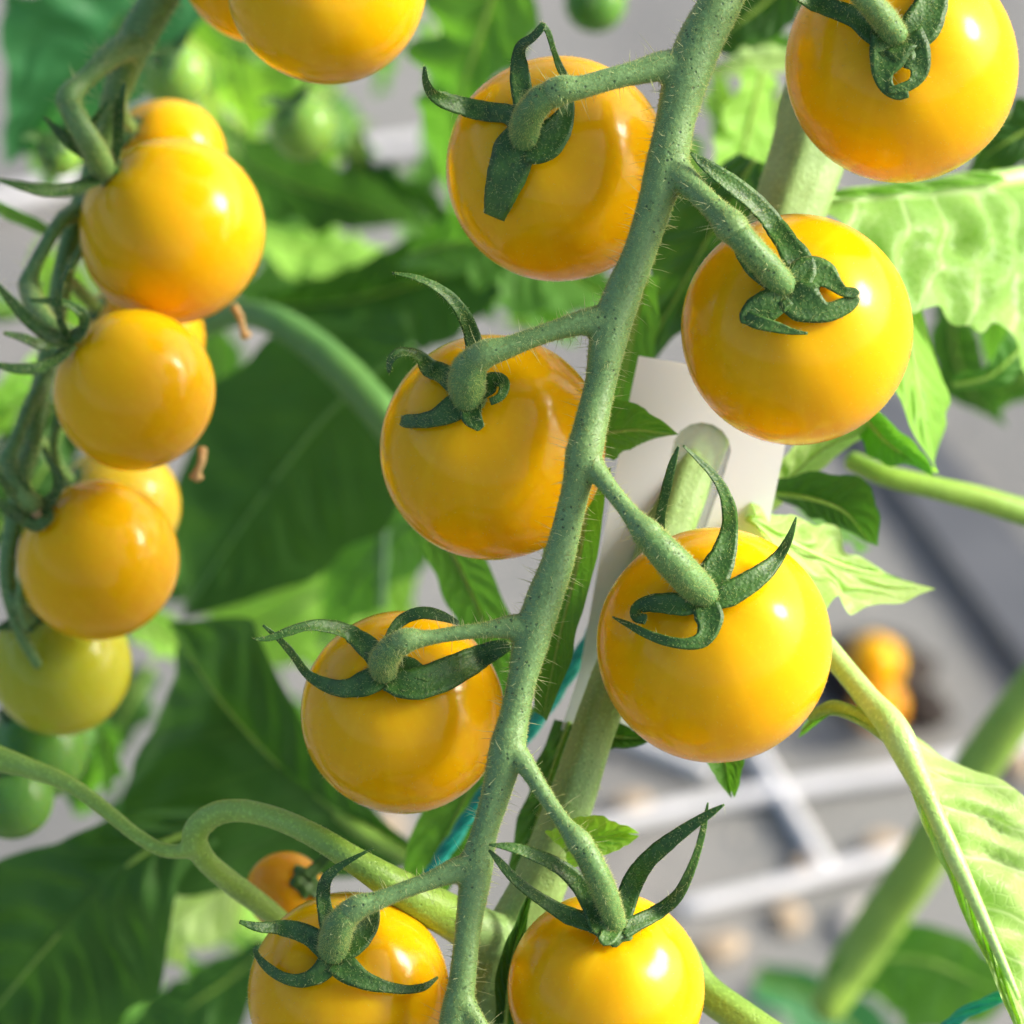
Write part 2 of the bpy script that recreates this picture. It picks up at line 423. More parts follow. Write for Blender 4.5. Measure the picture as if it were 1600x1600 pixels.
def sepal_mesh(P, face, cup=.25, thick=.24, twist=0.0):
    """P: world x, y, z, half width; face: unit vectors the blade looks to; a lens-section ribbon"""
    C, h = P[:, :3], np.maximum(P[:, 3], .05)
    T = unit(np.gradient(C, axis=0))
    F = unit(face - T * np.sum(face * T, 1)[:, None])
    for i in range(1, len(F)):
        if F[i].dot(F[i - 1]) < 0: F[i] = -F[i]
    for _ in range(3): F[1:-1] = unit(F[:-2] + 2 * F[1:-1] + F[2:])
    A = np.cross(T, F)
    n = len(C); K = 7
    v = []; f = []
    for i in range(n):
        u = i / (n - 1)
        tw = twist * u
        a = A[i] * math.cos(tw) + F[i] * math.sin(tw); q = F[i] * math.cos(tw) - A[i] * math.sin(tw)
        th = min(thick, h[i] * .8)
        e = h[i] * (1 + .07 * noise.noise(Vector(C[i] * .9)))
        xs = [-1 + 2 * k / (K - 1) for k in range(K)]
        crease = lambda x: -.10 * th * math.exp(-(x / .16) ** 2)
        top = [C[i] + a * x * e + q * (cup * h[i] * x * x + th * .5 * (1 - x * x) ** .5 + crease(x)) for x in xs]
        bot = [C[i] + a * x * e + q * (cup * h[i] * x * x - th * .5 * (1 - x * x) ** .5) for x in xs[-2:0:-1]]
        v += top + bot
    m = 2 * K - 2
    for i in range(n - 1):
        for k in range(m):
            k2 = (k + 1) % m
            f.append((i * m + k, i * m + k2, (i + 1) * m + k2, (i + 1) * m + k))
    f.append(tuple(range(m - 1, -1, -1))); f.append(tuple(range((n - 1) * m, n * m)))
    return np.array(v), f

def tomato(label, c, calyx=None, ped=None, sepals=(), mat='ripe', fuzz=900, hairy=True, squash=.985, group=None, seed=0, dimple=.05, axis=None, sepmat='sepal', pedmat='ped', extra=None, fine=True):
    """c: px, py, z, r px; calyx: px, py of the calyx centre; ped: (px, py, lift, hw) down to the calyx;
    sepals: lists of (px, py, lift, hw) - lift is mm above the fruit's face"""
    px, py, z, rp = c
    cw = W(px, py, z); r = R(rp, z)
    t = thing('tomato', label, 'tomato', cw - np.array((0, 0, r)), group)
    def face_pt(x, y, lift):
        s = (DIST - z) / DIST / PXMM
        dx, dy = (x - px) * s, (py - y) * s
        rho = math.hypot(dx, dy) / r
        k = min(rho, .90)
        zz = z + r * math.sqrt(1 - k * k) + lift
        return zz
    if calyx is not None:
        zc = face_pt(*calyx, 0)
        cp = W(calyx[0], calyx[1], zc); ax = cp - cw
    else: ax = np.array(axis if axis is not None else (0, 0, 1.0), float)
    fo, fv, ff = sphere_part('fruit', cw, r, ax, M[mat], t, squash, dimple, seed, *((72, 48) if fine else (48, 32)))
    if fuzz: hair_part('skin_fuzz', fv, ff, fuzz, (.22, .5), .028, M['fruitfuzz'], t, two=False, lean=.7)
    if calyx is None: return t
    an = unit(ax)
    # calyx disc: a low wavy dome over the stem pit
    X = unit(np.cross(an, UP)); Y = np.cross(an, X)
    dv = []; df = []; rr = R(25, z)
    for j in range(6):
        for k in range(28):
            p = 2 * math.pi * k / 28; q = j / 5
            rad = rr * q * (1 + .16 * math.sin(5 * p + seed) * q)
            dv.append(cp + (X * math.cos(p) + Y * math.sin(p)) * rad + an * ((.55 if j < 5 else -.15) - .9 * q * q * rr / r - r * dimple * .5))
    for j in range(5):
        for k in range(28):
            k2 = (k + 1) % 28
            df.append((j * 28 + k, j * 28 + k2, (j + 1) * 28 + k2, (j + 1) * 28 + k))
    cal = mesh('calyx', dv, df, M[sepmat], t)
    allp = [(np.array(dv), df)]
    for s in sepals:
        opt = {}
        if isinstance(s, tuple): s, opt = s
        P = np.array([np.append(W(x, y, face_pt(x, y, l)), R(h, z)) for x, y, l, h in s])
        P = catmull(P, .45)
        face = unit(unit(P[:, :3] - cw) + BK * .8 + np.array(opt.get('face', (0, 0, 0.0))))
        sv, sf = sepal_mesh(P, face, opt.get('cup', .22), opt.get('thick', .24), opt.get('twist', 0))
        mesh('sepal', sv, sf, M[opt.get('mat', sepmat)], cal)
        allp.append((sv, sf))
    if hairy:
        hv, hf = join(allp)
        hair_part('calyx_hair', hv, hf, 420 * max(1, len(sepals)), (.3, .75), .026, M['fuzz'], cal, two=False, lean=.8)
        hair_part('long_hair', hv, hf, 22 * max(1, len(sepals)), (.8, 1.9), .030, M['hair'], cal, lean=.8)
    if ped is not None:
        P = np.array([np.append(W(x, y, face_pt(*calyx, 0) + l), R(h, z)) for x, y, l, h in ped])
        pv, pf = tube(P, 18, .45, .10, world=True)
        po = mesh('pedicel', pv, pf, M[pedmat], t)
        if hairy:
            hair_part('pedicel_fuzz', pv, pf, 2600, (.25, .6), .028, M['fuzz'], t, two=False, lean=.6)
            hair_part('pedicel_hair', pv, pf, 60, (.7, 1.6), .032, M['hair'], t, lean=.7)
    if extra: extra(t, cw, r)
    return t
# pedicel lifts are measured from the calyx centre's depth, so a branch that ends at depth zk meets it there

# ------------------------------------------------------------------ ground
def ground_mat():
    m, nt, p = new_mat('grey_weed_mat')
    c = N(nt, 'ShaderNodeTexCoord')
    big = noise_tex(nt, 5, 4)
    mp = N(nt, 'ShaderNodeMapping'); mp.inputs['Rotation'].default_value = (0, 0, math.radians(38)); mp.inputs['Scale'].default_value = (11, 1.6, 1)
    nt.links.new(c.outputs['Object'], mp.inputs[0])
    band = noise_tex(nt, 1.0, 2, mp.outputs[0])
    col = mixc(nt, ramp(nt, band.outputs[0], [(.40, (0, 0, 0)), (.58, (1, 1, 1))]).outputs[0], (.185, .19, .18), (.25, .255, .235))
    dust = ramp(nt, big.outputs[0], [(.50, (0, 0, 0)), (.72, (.8, .8, .8))]).outputs[0]
    col = mixc(nt, dust, col, (.36, .34, .30))
    b = N(nt, 'ShaderNodeTexBrick'); b.inputs['Scale'].default_value = 260; nt.links.new(c.outputs['Object'], b.inputs['Vector'])
    col = mixc(nt, math_(nt, 'MULTIPLY', b.outputs['Fac'], .35), col, (.08, .085, .09))
    nt.links.new(col, p.inputs['Base Color']); p.inputs['Roughness'].default_value = .75
    bump(nt, b.outputs['Fac'], .4, .0005, p)
    return m
gm = ground_mat()
n = 60
gv, gf = [], []
for j in range(n + 1):
    for i in range(n + 1):
        x = (i / n * 2 - 1); y = (j / n * 2 - 1)
        x = math.copysign(abs(x) ** 3, x) * 12000; y = math.copysign(abs(y) ** 3, y) * 12000 + 700
        h = 5 * noise.noise(Vector((x * .006, y * .006, 0))) - 3
        gv.append((x, y, h if abs(x) < 2500 and abs(y) < 3000 else -3))
for j in range(n):
    for i in range(n):
        a = j * (n + 1) + i
        gf.append((a, a + 1, a + n + 2, a + n + 1))
go = mesh('ground', gv, gf, gm, org=np.array((0, 0, 0.)))
go['kind'] = 'structure'

sm = plain_mat('shade_slate', (.075, .085, .095), (.11, .12, .13), 30, .7, .3, .001)  # dark sheet laid in for the band of shading along the mat's fold
sv, sf = [], []
for j in range(13):
    for i in range(5):
        u, q = i / 4, j / 12
        x = (1290 + 400 * q) * (1 - u) + (1400 + 330 * q) * u; y = (600 + 560 * q) * (1 - u) + (600 + 400 * q) * u
        sv.append(G(x, y, 3.2 + .8 * noise.noise(Vector((i * .7, j * .5, 3)))))
for j in range(12):
    for i in range(4): sf.append((j * 5 + i, j * 5 + i + 1, (j + 1) * 5 + i + 1, (j + 1) * 5 + i))
so = mesh('shade_strip', sv, sf, sm); so['kind'] = 'structure'
M['pipe'] = plain_mat('white_pipe', (.72, .73, .73), (.62, .63, .62), 60, .4, .1)
def pipe(label, pts, rad):
    rad *= .42
    P = np.array([np.append(G(x, y, rad - 1.0), rad) for x, y in pts])
    v, f = tube(P, 16, 8, world=True)
    o = mesh('irrigation_pipe', v, f, M['pipe'])
    return tag(o, label, 'pipe', 'white pipes on the ground')
pipe('long white pipe crossing the grey ground below the right tomatoes', [(900, 1302), (1120, 1252), (1400, 1208), (1490, 1188), (1760, 1120)], 5.2)
pipe('short white pipe slanting down beneath the right tomatoes to the crossing pipe', [(1165, 1150), (1215, 1232), (1292, 1362)], 5.2)
pipe('lower white pipe on the ground right of the bottom tomato', [(1068, 1420), (1220, 1384), (1400, 1335), (1700, 1270)], 5.0)
pipe('white pipe on the ground between the upper left tomatoes and the leaves', [(500, 243), (610, 228), (760, 205)], 5.5)
pipe('white pipe end on the ground just below the right middle tomato', [(930, 1130), (1030, 1172), (1110, 1206)], 5.0)
pipe('white pipe on the ground at the far left edge', [(-160, 345), (60, 300), (150, 270)], 7)

M['chip'] = plain_mat('tan_chip', (.36, .27, .17), (.48, .39, .27), 260, .8, .6)
M['chip2'] = plain_mat('pale_chip', (.42, .39, .34), (.54, .51, .45), 260, .8, .6)
def chip(pt, size, mat, label):
    c = G(*pt, 1.2); size *= .68
    v = []; f = []
    a = random.uniform(0, 3.14); el = random.uniform(1.1, 1.7); nn = 11
    X = np.array((math.cos(a), math.sin(a), .12)); Y = np.array((-math.sin(a), math.cos(a), -.08))
    for lay, (hh, q) in enumerate(((-1.5, .92), (-.4, 1.0), (.5, .86), (.8, .4))):
        for k in range(nn):
            t = 2 * math.pi * k / nn
            rr = size * q * (1 + .22 * noise.noise(Vector((math.cos(t) + c[0], math.sin(t) + c[1], lay * .3))))
            v.append(c + X * math.cos(t) * rr * el + Y * math.sin(t) * rr + np.array((0, 0, hh + .3 * math.sin(3 * t))))
    for l in range(3):
        for k in range(nn):
            k2 = (k + 1) % nn; f.append((l * nn + k, l * nn + k2, (l + 1) * nn + k2, (l + 1) * nn + k))
    f.append(tuple(range(nn - 1, -1, -1))); f.append(tuple(range(3 * nn, 4 * nn)))
    tag(mesh('dry_chip', v, f, M[mat]), label, 'wood chip', 'dry chips scattered on the ground')
for x, y, s, mt, lb in [
    (1262, 1350, 7, 'chip', 'tan chip at the lower end of the short slanting pipe'),
    (1378, 1322, 7, 'chip', 'tan chip just above the lower white pipe near the thick blurred stalk'),
    (1228, 1432, 6, 'chip', 'tan chip just below the lower white pipe'),
    (1118, 1478, 7, 'chip', 'tan chip right beside the bottom right tomato'),
    (982, 1252, 6, 'chip', 'tan chip above the left end of the long white pipe'),
    (595, 1288, 7, 'chip', 'tan chip under the lower left yellow tomato'),
    (1330, 1440, 6, 'chip2', 'pale chip under the lower white pipe left of the thick blurred stalk'),
    (1400, 1480, 6, 'chip', 'tan chip in the fork of the thick blurred stalk and its leaf'),
    (1210, 1560, 6, 'chip2', 'pale chip beside the hazy leaf at the bottom edge'),
    (1590, 1190, 6, 'chip', 'tan chip at the right edge above the pale leaf')]:
    chip((x, y), s, mt, lb)
# grit too small to count
gvs, gfs = [], []
for i in range(900):
    c = G(random.uniform(-100, 1700), random.uniform(-100, 1700), -1.0); s = random.uniform(.5, 1.7)
    gvs.append((np.array([c + np.array((random.uniform(-1, 1), random.uniform(-1, 1), 0)) * s for _ in range(3)] + [c + np.array((0, 0, s * .9))]),
                [(0, 1, 3), (1, 2, 3), (2, 0, 3)]))
gv, gf = join(gvs)
lit = mesh('ground_litter', gv, gf, M['chip2'], smooth=False); lit['kind'] = 'stuff'
tag(lit, 'fine pale litter strewn over the grey ground', 'litter')
# planting hole in the mat, a dark ring of soil
M['soil'] = plain_mat('dark_soil', (.010, .008, .006), (.03, .022, .016), 120, .9, .8, .002)
def soil(pt, rx, label):
    c = G(*pt, 0); v = [c + np.array((0, 0, 3.0))]; f = []
    for j in range(1, 6):
        for k in range(22):
            a = 2 * math.pi * k / 22; q = j / 5
            rr = rx * q * (1 + .2 * noise.noise(Vector((math.cos(a) * 2, math.sin(a) * 2, c[0]))))
            v.append(c + np.array((math.cos(a) * rr, math.sin(a) * rr, 3.5 - 4.5 * q ** 3 + 1.2 * noise.noise(Vector((k * .9, j * .9, 2))))))
    for k in range(22):
        f.append((0, 1 + k, 1 + (k + 1) % 22))
        for j in range(4):
            a = 1 + j * 22 + k; b = 1 + j * 22 + (k + 1) % 22; f.append((a, a + 22, b + 22, b))
    tag(mesh('soil_patch', v, f, M['soil']), label, 'soil')
soil((1362, 1046), 17, 'dark soil round the fallen tomatoes on the ground')
soil((1440, 1105), 8, 'small black soil spot right of the fallen tomatoes')
def ground_tomato(label, pt, r, mat):
    c = G(*pt, r)
    t = thing('tomato', label, 'tomato', c - np.array((0, 0, r)))
    sphere_part('fruit', c, r, np.array((.4, .5, .6)), M[mat], t, nu=40, nv=26)
ground_tomato('small yellow tomato fallen on the dark soil at right', (1366, 1036), 7.4, 'ripe')
ground_tomato('amber tomato fallen below the yellow one at right', (1374, 1104), 6.6, 'amber')

# ------------------------------------------------------------------ main truss stem
RACHIS = [(1215, -190, -4, 34), (1160, -90, -2, 34), (1128, 0, 0, 34), (1095, 62, 0, 36), (1073, 120, 0, 36), (1054, 195, 0, 31), (1042, 255, 0, 33),
          (1022, 325, 0, 28), (999, 395, 0, 26), (972, 462, 0, 30), (953, 520, 0, 30), (938, 600, 0, 25), (922, 668, 1, 27), (912, 712, 1.5, 29), (900, 762, .8, 23),
          (885, 827, 0, 23), (868, 888, 0, 26), (848, 942, 0, 29), (831, 998, 0, 29), (816, 1062, 0, 23), (803, 1122, 0, 24), (793, 1168, .5, 28), (777, 1232, 0, 24),
          (757, 1300, 0, 21), (745, 1350, 0, 26), (740, 1391, 0, 24), (731, 1453, 0, 21), (722, 1535, 0, 22), (714, 1590, 0, 27), (700, 1680, 0, 22), (690, 1780, -1, 18)]
BR = {
 'A': [(1075, 112, 0, 30), (1040, 103, .5, 25), (1000, 112, 1.2, 20), (950, 124, 2, 18), (905, 137, 2.4, 19), (880, 140, 2.4, 23), (862, 147, 2.0, 24)],
 'B': [(1045, 255, 0, 30), (1070, 280, 1.5, 22), (1100, 310, 3.2, 19), (1125, 335, 5, 21), (1141, 352, 6, 27), (1152, 364, 6.4, 24)],
 'C': [(950, 505, 0, 30), (918, 503, .3, 22), (880, 512, .5, 17), (834, 527, .5, 16), (790, 544, .3, 18), (760, 552, 0, 23), (744, 562, -.6, 24)],
 'D': [(912, 712, 1.5, 26), (935, 740, 2.5, 17), (969, 783, 4.0, 14), (995, 815, 5, 18), (1010, 832, 5.4, 24), (1022, 846, 5.4, 23)],
 'E': [(830, 985, 0, 28), (797, 980, .2, 20), (760, 984, .5, 13), (716, 989, .8, 12), (665, 997, 1, 13), (637, 1000, 1, 20), (622, 1007, .6, 21)],
 'F': [(745, 1352, 0, 28), (712, 1360, .3, 20), (672, 1376, .8, 15), (631, 1391, 1.2, 14), (585, 1409, 1.4, 16), (560, 1417, 1.4, 20), (545, 1428, 1.0, 21)],
 'G': [(793, 1165, .5, 26), (817, 1190, 1.5, 17), (854, 1247, 3, 13), (884, 1290, 4.4, 14), (902, 1312, 5, 20), (912, 1326, 5.2, 20)],
 'H': [(1185, -140, -3, 30), (1230, -110, 0, 22), (1280, -80, 3, 19), (1315, -48, 5, 22), (1330, -28, 5.6, 24)],
 'I': [(718, 1560, 0, 24), (738, 1588, 1, 17), (775, 1640, 2, 12), (810, 1700, 3, 16)],
}
truss = thing('tomato_truss', 'in focus hairy grey green truss stem running diagonally down between the yellow tomatoes', 'truss stem', W(1215, -190, -4))
rv, rf = remesh([tube(RACHIS, 18, .8, .04)] + [tube(b, 16, .6, .05) for b in BR.values()], .26, 8)
mesh('stem', rv, rf, M['stem'], truss)
hair_part('stem_fuzz', rv, rf, 42000, (.2, .5), .030, M['fuzz'], truss, two=False, lean=.6)
hair_part('stem_hair', rv, rf, 1700, (.9, 3.4), .036, M['hair'], truss, lean=.45, droop=.3)

# ------------------------------------------------------------------ tomatoes of the main truss
def zc(c, calyx):
    z, r = c[2], R(c[3], c[2]); s = (DIST - z) / DIST / PXMM
    rho = min(.9, math.hypot(calyx[0] - c[0], calyx[1] - c[1]) * s / r)
    return z + r * math.sqrt(1 - rho * rho)
def ped_from(c, calyx, pts):
    """pts: (px, py, absolute z, hw) -> lifts"""
    k = zc(c, calyx); return [(x, y, z - k, h) for x, y, z, h in pts]

c = (872, 264, -17, 176); k = (826, 222)
tomato('ripe yellow tomato left of the stem at top, broad sepal hanging down its face', c, k,
       ped_from(c, k, [(866, 145, 2.2, 19), (842, 158, 1.5, 22), (824, 185, -.6, 23), (820, 208, -3.0, 23), (826, 226, -5.0, 22)]),
       [[(826, 215, .4, 18), (800, 182, .7, 16), (765, 176, 1.2, 16), (730, 169, 2.0, 16), (700, 160, 3.2, 14), (677, 146, 4.6, 10), (666, 125, 6, 7), (664, 104, 7, 3)],
        ([(826, 210, .5, 16), (820, 165, 1.2, 17), (814, 128, 2.6, 16), (813, 95, 4.2, 14), (818, 72, 5.4, 11), (833, 60, 6.2, 8), (845, 46, 6.8, 7), (850, 36, 6.8, 4)], {'cup': .35}),
        [(848, 38, 6.6, 4), (856, 50, 6.2, 5), (864, 76, 5.4, 4.5), (874, 104, 4.4, 6), (886, 126, 3.6, 7)],
        ([(824, 205, .5, 26), (806, 232, .6, 33), (794, 268, .6, 32), (783, 300, .7, 26), (775, 328, .9, 20), (772, 339, 1.0, 17)], {'cup': .04}),
        ([(822, 228, .4, 26), (846, 226, .8, 30), (870, 204, 1.4, 24), (885, 176, 2.2, 13), (893, 155, 2.6, 4)], {'cup': .3})],
       seed=1, fuzz=1500)
c = (1245, 515, -10, 181); k = (1232, 453)
tomato('ripe yellow tomato right of the stem with long dark sepal and small holed calyx', c, k,
       ped_from(c, k, [(1141, 352, 6.0, 22), (1162, 376, 6.4, 21), (1188, 404, 5.8, 21), (1212, 432, 4.2, 22), (1230, 452, 2.4, 22)]),
       [([(1240, 450, .4, 22), (1250, 420, .8, 24), (1232, 386, 2.2, 19), (1208, 352, 3.8, 17), (1180, 320, 5.2, 17), (1145, 291, 6.2, 16), (1112, 266, 6.6, 12), (1092, 250, 6.8, 7), (1079, 238, 7, 2)], {'cup': .3}),
        [(1228, 460, .4, 20), (1200, 478, .8, 24), (1180, 488, 1.2, 22), (1168, 498, 1.8, 14), (1166, 506, 2.2, 8)],
        [(1166, 496, 2.0, 10), (1186, 504, 1.8, 11), (1212, 511, 1.4, 9), (1238, 518, 1.2, 5), (1262, 521, 1.1, 2)],
        [(1236, 448, .4, 24), (1262, 432, .7, 30), (1288, 432, .9, 23), (1306, 447, 1.2, 12), (1318, 456, 1.8, 9), (1336, 459, 2.4, 8), (1341, 462, 2.6, 5)],
        [(1234, 456, .4, 26), (1256, 474, .5, 32), (1290, 488, .8, 16), (1318, 479, 1.3, 13), (1333, 470, 1.8, 10), (1340, 463, 2.2, 5)],
        [(1232, 458, .4, 12), (1205, 440, .9, 15), (1178, 420, 1.4, 13), (1160, 400, 2.0, 9), (1148, 380, 2.6, 4)]],
       seed=2, fuzz=1100)
c = (770, 699, -17, 177); k = (731, 622)
tomato('ripe yellow tomato left of the stem in the middle with a hooked pale sepal', c, k,
       ped_from(c, k, [(746, 560, -.5, 22), (734, 576, -1.3, 26), (729, 600, -2.8, 28), (733, 626, -5.0, 27)]),
       [([(735, 600, 1.2, 12), (742, 552, 3.2, 14), (737, 524, 4.6, 13), (720, 487, 6.4, 11), (700, 463, 7.4, 9), (676, 446, 8.0, 7), (645, 433, 8.3, 5), (613, 427, 8.4, 1.5)], {'cup': .35}),
        ([(725, 612, .5, 18), (698, 588, .9, 17), (672, 576, 1.6, 15), (656, 560, 2.8, 11), (640, 552, 4.0, 9), (622, 553, 5.0, 9), (611, 564, 5.2, 7), (608, 583, 5.0, 3)], {'cup': .3}),
        [(726, 628, .4, 20), (704, 642, .6, 20), (678, 654, .7, 14), (654, 658, .9, 11), (634, 658, 1.2, 10), (627, 657, 1.3, 7)],
        [(738, 615, .5, 16), (762, 602, 1.2, 18), (780, 596, 2.0, 14), (788, 604, 2.6, 9), (782, 620, 2.4, 7), (766, 628, 1.8, 6)],
        [(734, 630, .4, 18), (738, 652, .7, 16), (747, 664, 1.0, 11), (752, 670, 1.2, 7)]],
       seed=3, fuzz=1500)
c = (1116, 1008, -12, 184); k = (1104, 934)
tomato('ripe yellow tomato beside the white tag, sepals curving up like horns', c, k,
       ped_from(c, k, [(1010, 833, 5.4, 22), (1030, 856, 5.6, 24), (1056, 884, 4.6, 26), (1082, 911, 2.8, 25), (1103, 932, 1.0, 23)]),
       [[(1104, 926, .4, 20), (1116, 898, .9, 25), (1130, 868, 2.2, 20), (1139, 830, 4.0, 14), (1138, 795, 5.6, 12), (1127, 762, 6.8, 9), (1110, 738, 7.6, 7), (1086, 714, 8.2, 4), (1067, 696, 8.6, 2)],
        [(1110, 935, .4, 20), (1135, 930, .7, 20), (1165, 914, 1.4, 18), (1192, 895, 2.6, 15), (1216, 870, 4.0, 10), (1234, 838, 5.2, 6), (1244, 808, 6.0, 1.5)],
        [(1102, 945, .4, 20), (1108, 966, .6, 22), (1106, 985, .8, 17), (1096, 1000, 1.1, 13), (1075, 1006, 1.5, 9), (1044, 1002, 2.0, 8), (1014, 992, 2.4, 7), (984, 977, 2.8, 5), (957, 964, 3.0, 1.5)],
        [(1096, 935, .4, 20), (1070, 944, .6, 19), (1040, 943, .8, 16), (1012, 944, 1.1, 13), (996, 952, 1.6, 11), (996, 964, 2.0, 9), (1010, 968, 1.8, 8)],
        [(1094, 925, .4, 13), (1068, 902, .9, 13), (1050, 876, 1.6, 11), (1036, 848, 2.8, 9), (1032, 812, 4.2, 8), (1042, 762, 5.6, 8), (1052, 722, 6.6, 6), (1060, 698, 7.2, 2)]],
       seed=4, fuzz=1100)
c = (629, 1113, -15, 159); k = (602, 1048)
tomato('ripe yellow tomato left of the stem, lower, wearing forked whisker-like sepals', c, k,
       ped_from(c, k, [(624, 1006, .8, 18), (610, 1016, .2, 21), (600, 1033, -1.4, 22), (602, 1050, -3.4, 21)]),
       [([(600, 1040, .5, 18), (575, 1012, 1.2, 17), (548, 992, 2.6, 14), (516, 981, 4.2, 12), (482, 979, 5.4, 9), (448, 989, 6.2, 8), (420, 998, 6.6, 5), (396, 999, 6.8, 2)], {'cup': .35}),
        [(598, 1056, .4, 20), (572, 1068, .7, 20), (540, 1076, 1.0, 14), (510, 1070, 1.6, 11), (482, 1054, 2.6, 8), (458, 1022, 4.0, 7), (436, 998, 5.2, 5), (411, 977, 6.0, 2)],
        ([(608, 1060, .5, 22), (640, 1070, .8, 24), (676, 1062, 1.2, 25), (712, 1046, 2.0, 23), (748, 1028, 3.0, 19), (780, 1014, 4.0, 14), (798, 1008, 4.4, 8)], {'cup': .35}),
        ([(602, 1040, 1.0, 10), (612, 990, 3.0, 8), (632, 968, 4.0, 10), (660, 959, 4.4, 11), (690, 964, 4.4, 9), (716, 974, 4.2, 4)], {'cup': .3}),
        [(610, 1046, .5, 14), (632, 1040, .9, 15), (654, 1050, 1.2, 12), (672, 1062, 1.2, 5)]],
       seed=5, fuzz=1100)
c = (545, 1552, -14, 158); k = (520, 1494)
tomato('ripe golden tomato at the bottom left of the stem below the curved leaf stalk', c, k,
       ped_from(c, k, [(547, 1426, 1.0, 19), (534, 1440, .8, 22), (525, 1462, -.6, 23), (521, 1490, -2.6, 22)]),
       [[(516, 1488, .5, 20), (496, 1470, .9, 17), (468, 1456, 1.6, 15), (436, 1450, 2.6, 12), (404, 1449, 3.6, 8), (374, 1440, 4.2, 3)],
        [(518, 1502, .4, 20), (498, 1522, .6, 15), (472, 1532, .9, 11), (448, 1529, 1.3, 9), (424, 1516, 2.0, 8), (406, 1498, 2.6, 6), (400, 1484, 3.0, 5), (405, 1477, 3.1, 2)],
        ([(522, 1480, .8, 16), (512, 1440, 2.4, 13), (506, 1402, 3.6, 11), (512, 1374, 4.2, 10), (530, 1356, 4.6, 7), (556, 1340, 4.8, 4), (584, 1325, 4.8, 1.5)], {'cup': .4}),
        [(526, 1500, .4, 22), (546, 1518, .6, 20), (572, 1533, .8, 14), (604, 1542, 1.1, 9), (636, 1546, 1.6, 7), (662, 1542, 2.2, 6), (684, 1527, 2.8, 2)],
        ([(526, 1490, .6, 18), (552, 1472, 1.0, 22), (572, 1450, 1.6, 18), (582, 1425, 2.4, 12), (588, 1405, 2.8, 4)], {'cup': .3})],
       seed=6, fuzz=900)
c = (947, 1546, -8, 154); k = (962, 1452)
tomato('ripe yellow tomato at the bottom right of the stem with spreading claw-like sepals', c, k,
       ped_from(c, k, [(902, 1312, 5.0, 17), (918, 1336, 5.2, 19), (935, 1371, 4.6, 20), (950, 1408, 3.2, 19), (962, 1446, 1.2, 17)]),
       [([(955, 1456, .5, 14), (940, 1452, 1.0, 15), (926, 1420, 2.4, 15), (905, 1384, 4.2, 15), (874, 1356, 5.6, 13), (838, 1338, 6.6, 11), (800, 1325, 7.2, 8), (764, 1320, 7.4, 2)], {'cup': .3}),
        [(952, 1455, .4, 16), (918, 1441, .8, 15), (888, 1431, 1.6, 14), (858, 1414, 3.0, 11), (826, 1392, 4.6, 9), (800, 1369, 5.8, 8), (780, 1346, 6.6, 6), (764, 1328, 7, 2)],
        [(966, 1450, .5, 15), (974, 1425, 1.2, 16), (986, 1386, 2.8, 17), (1012, 1346, 4.6, 15), (1046, 1316, 6.0, 13), (1084, 1288, 7.2, 9), (1112, 1270, 7.8, 6), (1132, 1257, 8, 1.5)],
        [(970, 1454, .4, 16), (1000, 1440, .9, 13), (1030, 1424, 1.8, 12), (1056, 1402, 3.0, 10), (1074, 1370, 4.4, 8), (1090, 1328, 5.8, 6), (1100, 1288, 6.8, 5), (1106, 1254, 7.4, 1.5)],
        [(960, 1448, .4, 14), (948, 1466, .8, 15), (938, 1472, 1.2, 8)]],
       seed=7, fuzz=900)
c = (1408, 104, -12, 182); k = (1402, 62)
tomato('ripe yellow tomato in the top right corner with a bright window highlight', c, k,
       ped_from(c, k, [(1330, -28, 5.6, 20), (1352, -4, 5.4, 20), (1378, 26, 4.0, 20), (1400, 56, 2.0, 20)]),
       [([(1396, 70, .4, 24), (1370, 52, .8, 22), (1340, 30, 1.4, 17), (1300, 14, 2.4, 15), (1268, 2, 3.4, 14), (1240, -14, 4.4, 10), (1215, -34, 5, 3)], {'cup': .3}),
        [(1396, 62, .4, 36), (1386, 92, .6, 28), (1380, 116, .8, 17), (1386, 136, 1.1, 11), (1402, 148, 1.4, 8), (1420, 147, 1.6, 5)],
        [(1410, 62, .4, 36), (1428, 88, .6, 27), (1436, 110, .8, 16), (1427, 129, 1.1, 9), (1408, 138, 1.3, 8), (1386, 142, 1.5, 5)],
        ([(1402, 82, .4, 22), (1410, 96, .6, 22), (1412, 102, .7, 14)], {'cup': .05}),
        ([(1410, 62, .4, 24), (1436, 44, .9, 30), (1452, 14, 1.6, 27), (1462, -20, 3.0, 20), (1466, -60, 4, 8)], {'cup': .25})],
       seed=8, fuzz=2200)
# the pair that hangs in from above, left
c = (511, -24, -26, 156); k = (500, -90)
tomato('ripe yellow tomato cut off by the top edge, left of centre', c, k, ped_from(c, k, [(520, -260, -12, 18), (510, -170, -10, 20), (500, -94, -14, 20)]),
       [[(500, -92, .4, 20), (460, -80, .8, 16), (420, -90, 1.6, 8), (390, -110, 2.5, 2)], [(500, -92, .4, 20), (545, -85, .8, 16), (590, -100, 1.6, 8), (610, -125, 2.5, 2)]], seed=9, fuzz=300, mat='soft')
c = (412, -66, -52, 135); k = (400, -130)
tomato('golden tomato peeking out behind the one cut off at the top edge', c, k, ped_from(c, k, [(440, -260, -36, 15), (420, -190, -36, 17), (400, -132, -42, 17)]),
       [[(400, -132, .4, 18), (360, -120, .8, 14), (330, -130, 1.6, 2)]], seed=10, fuzz=0, mat='soft')

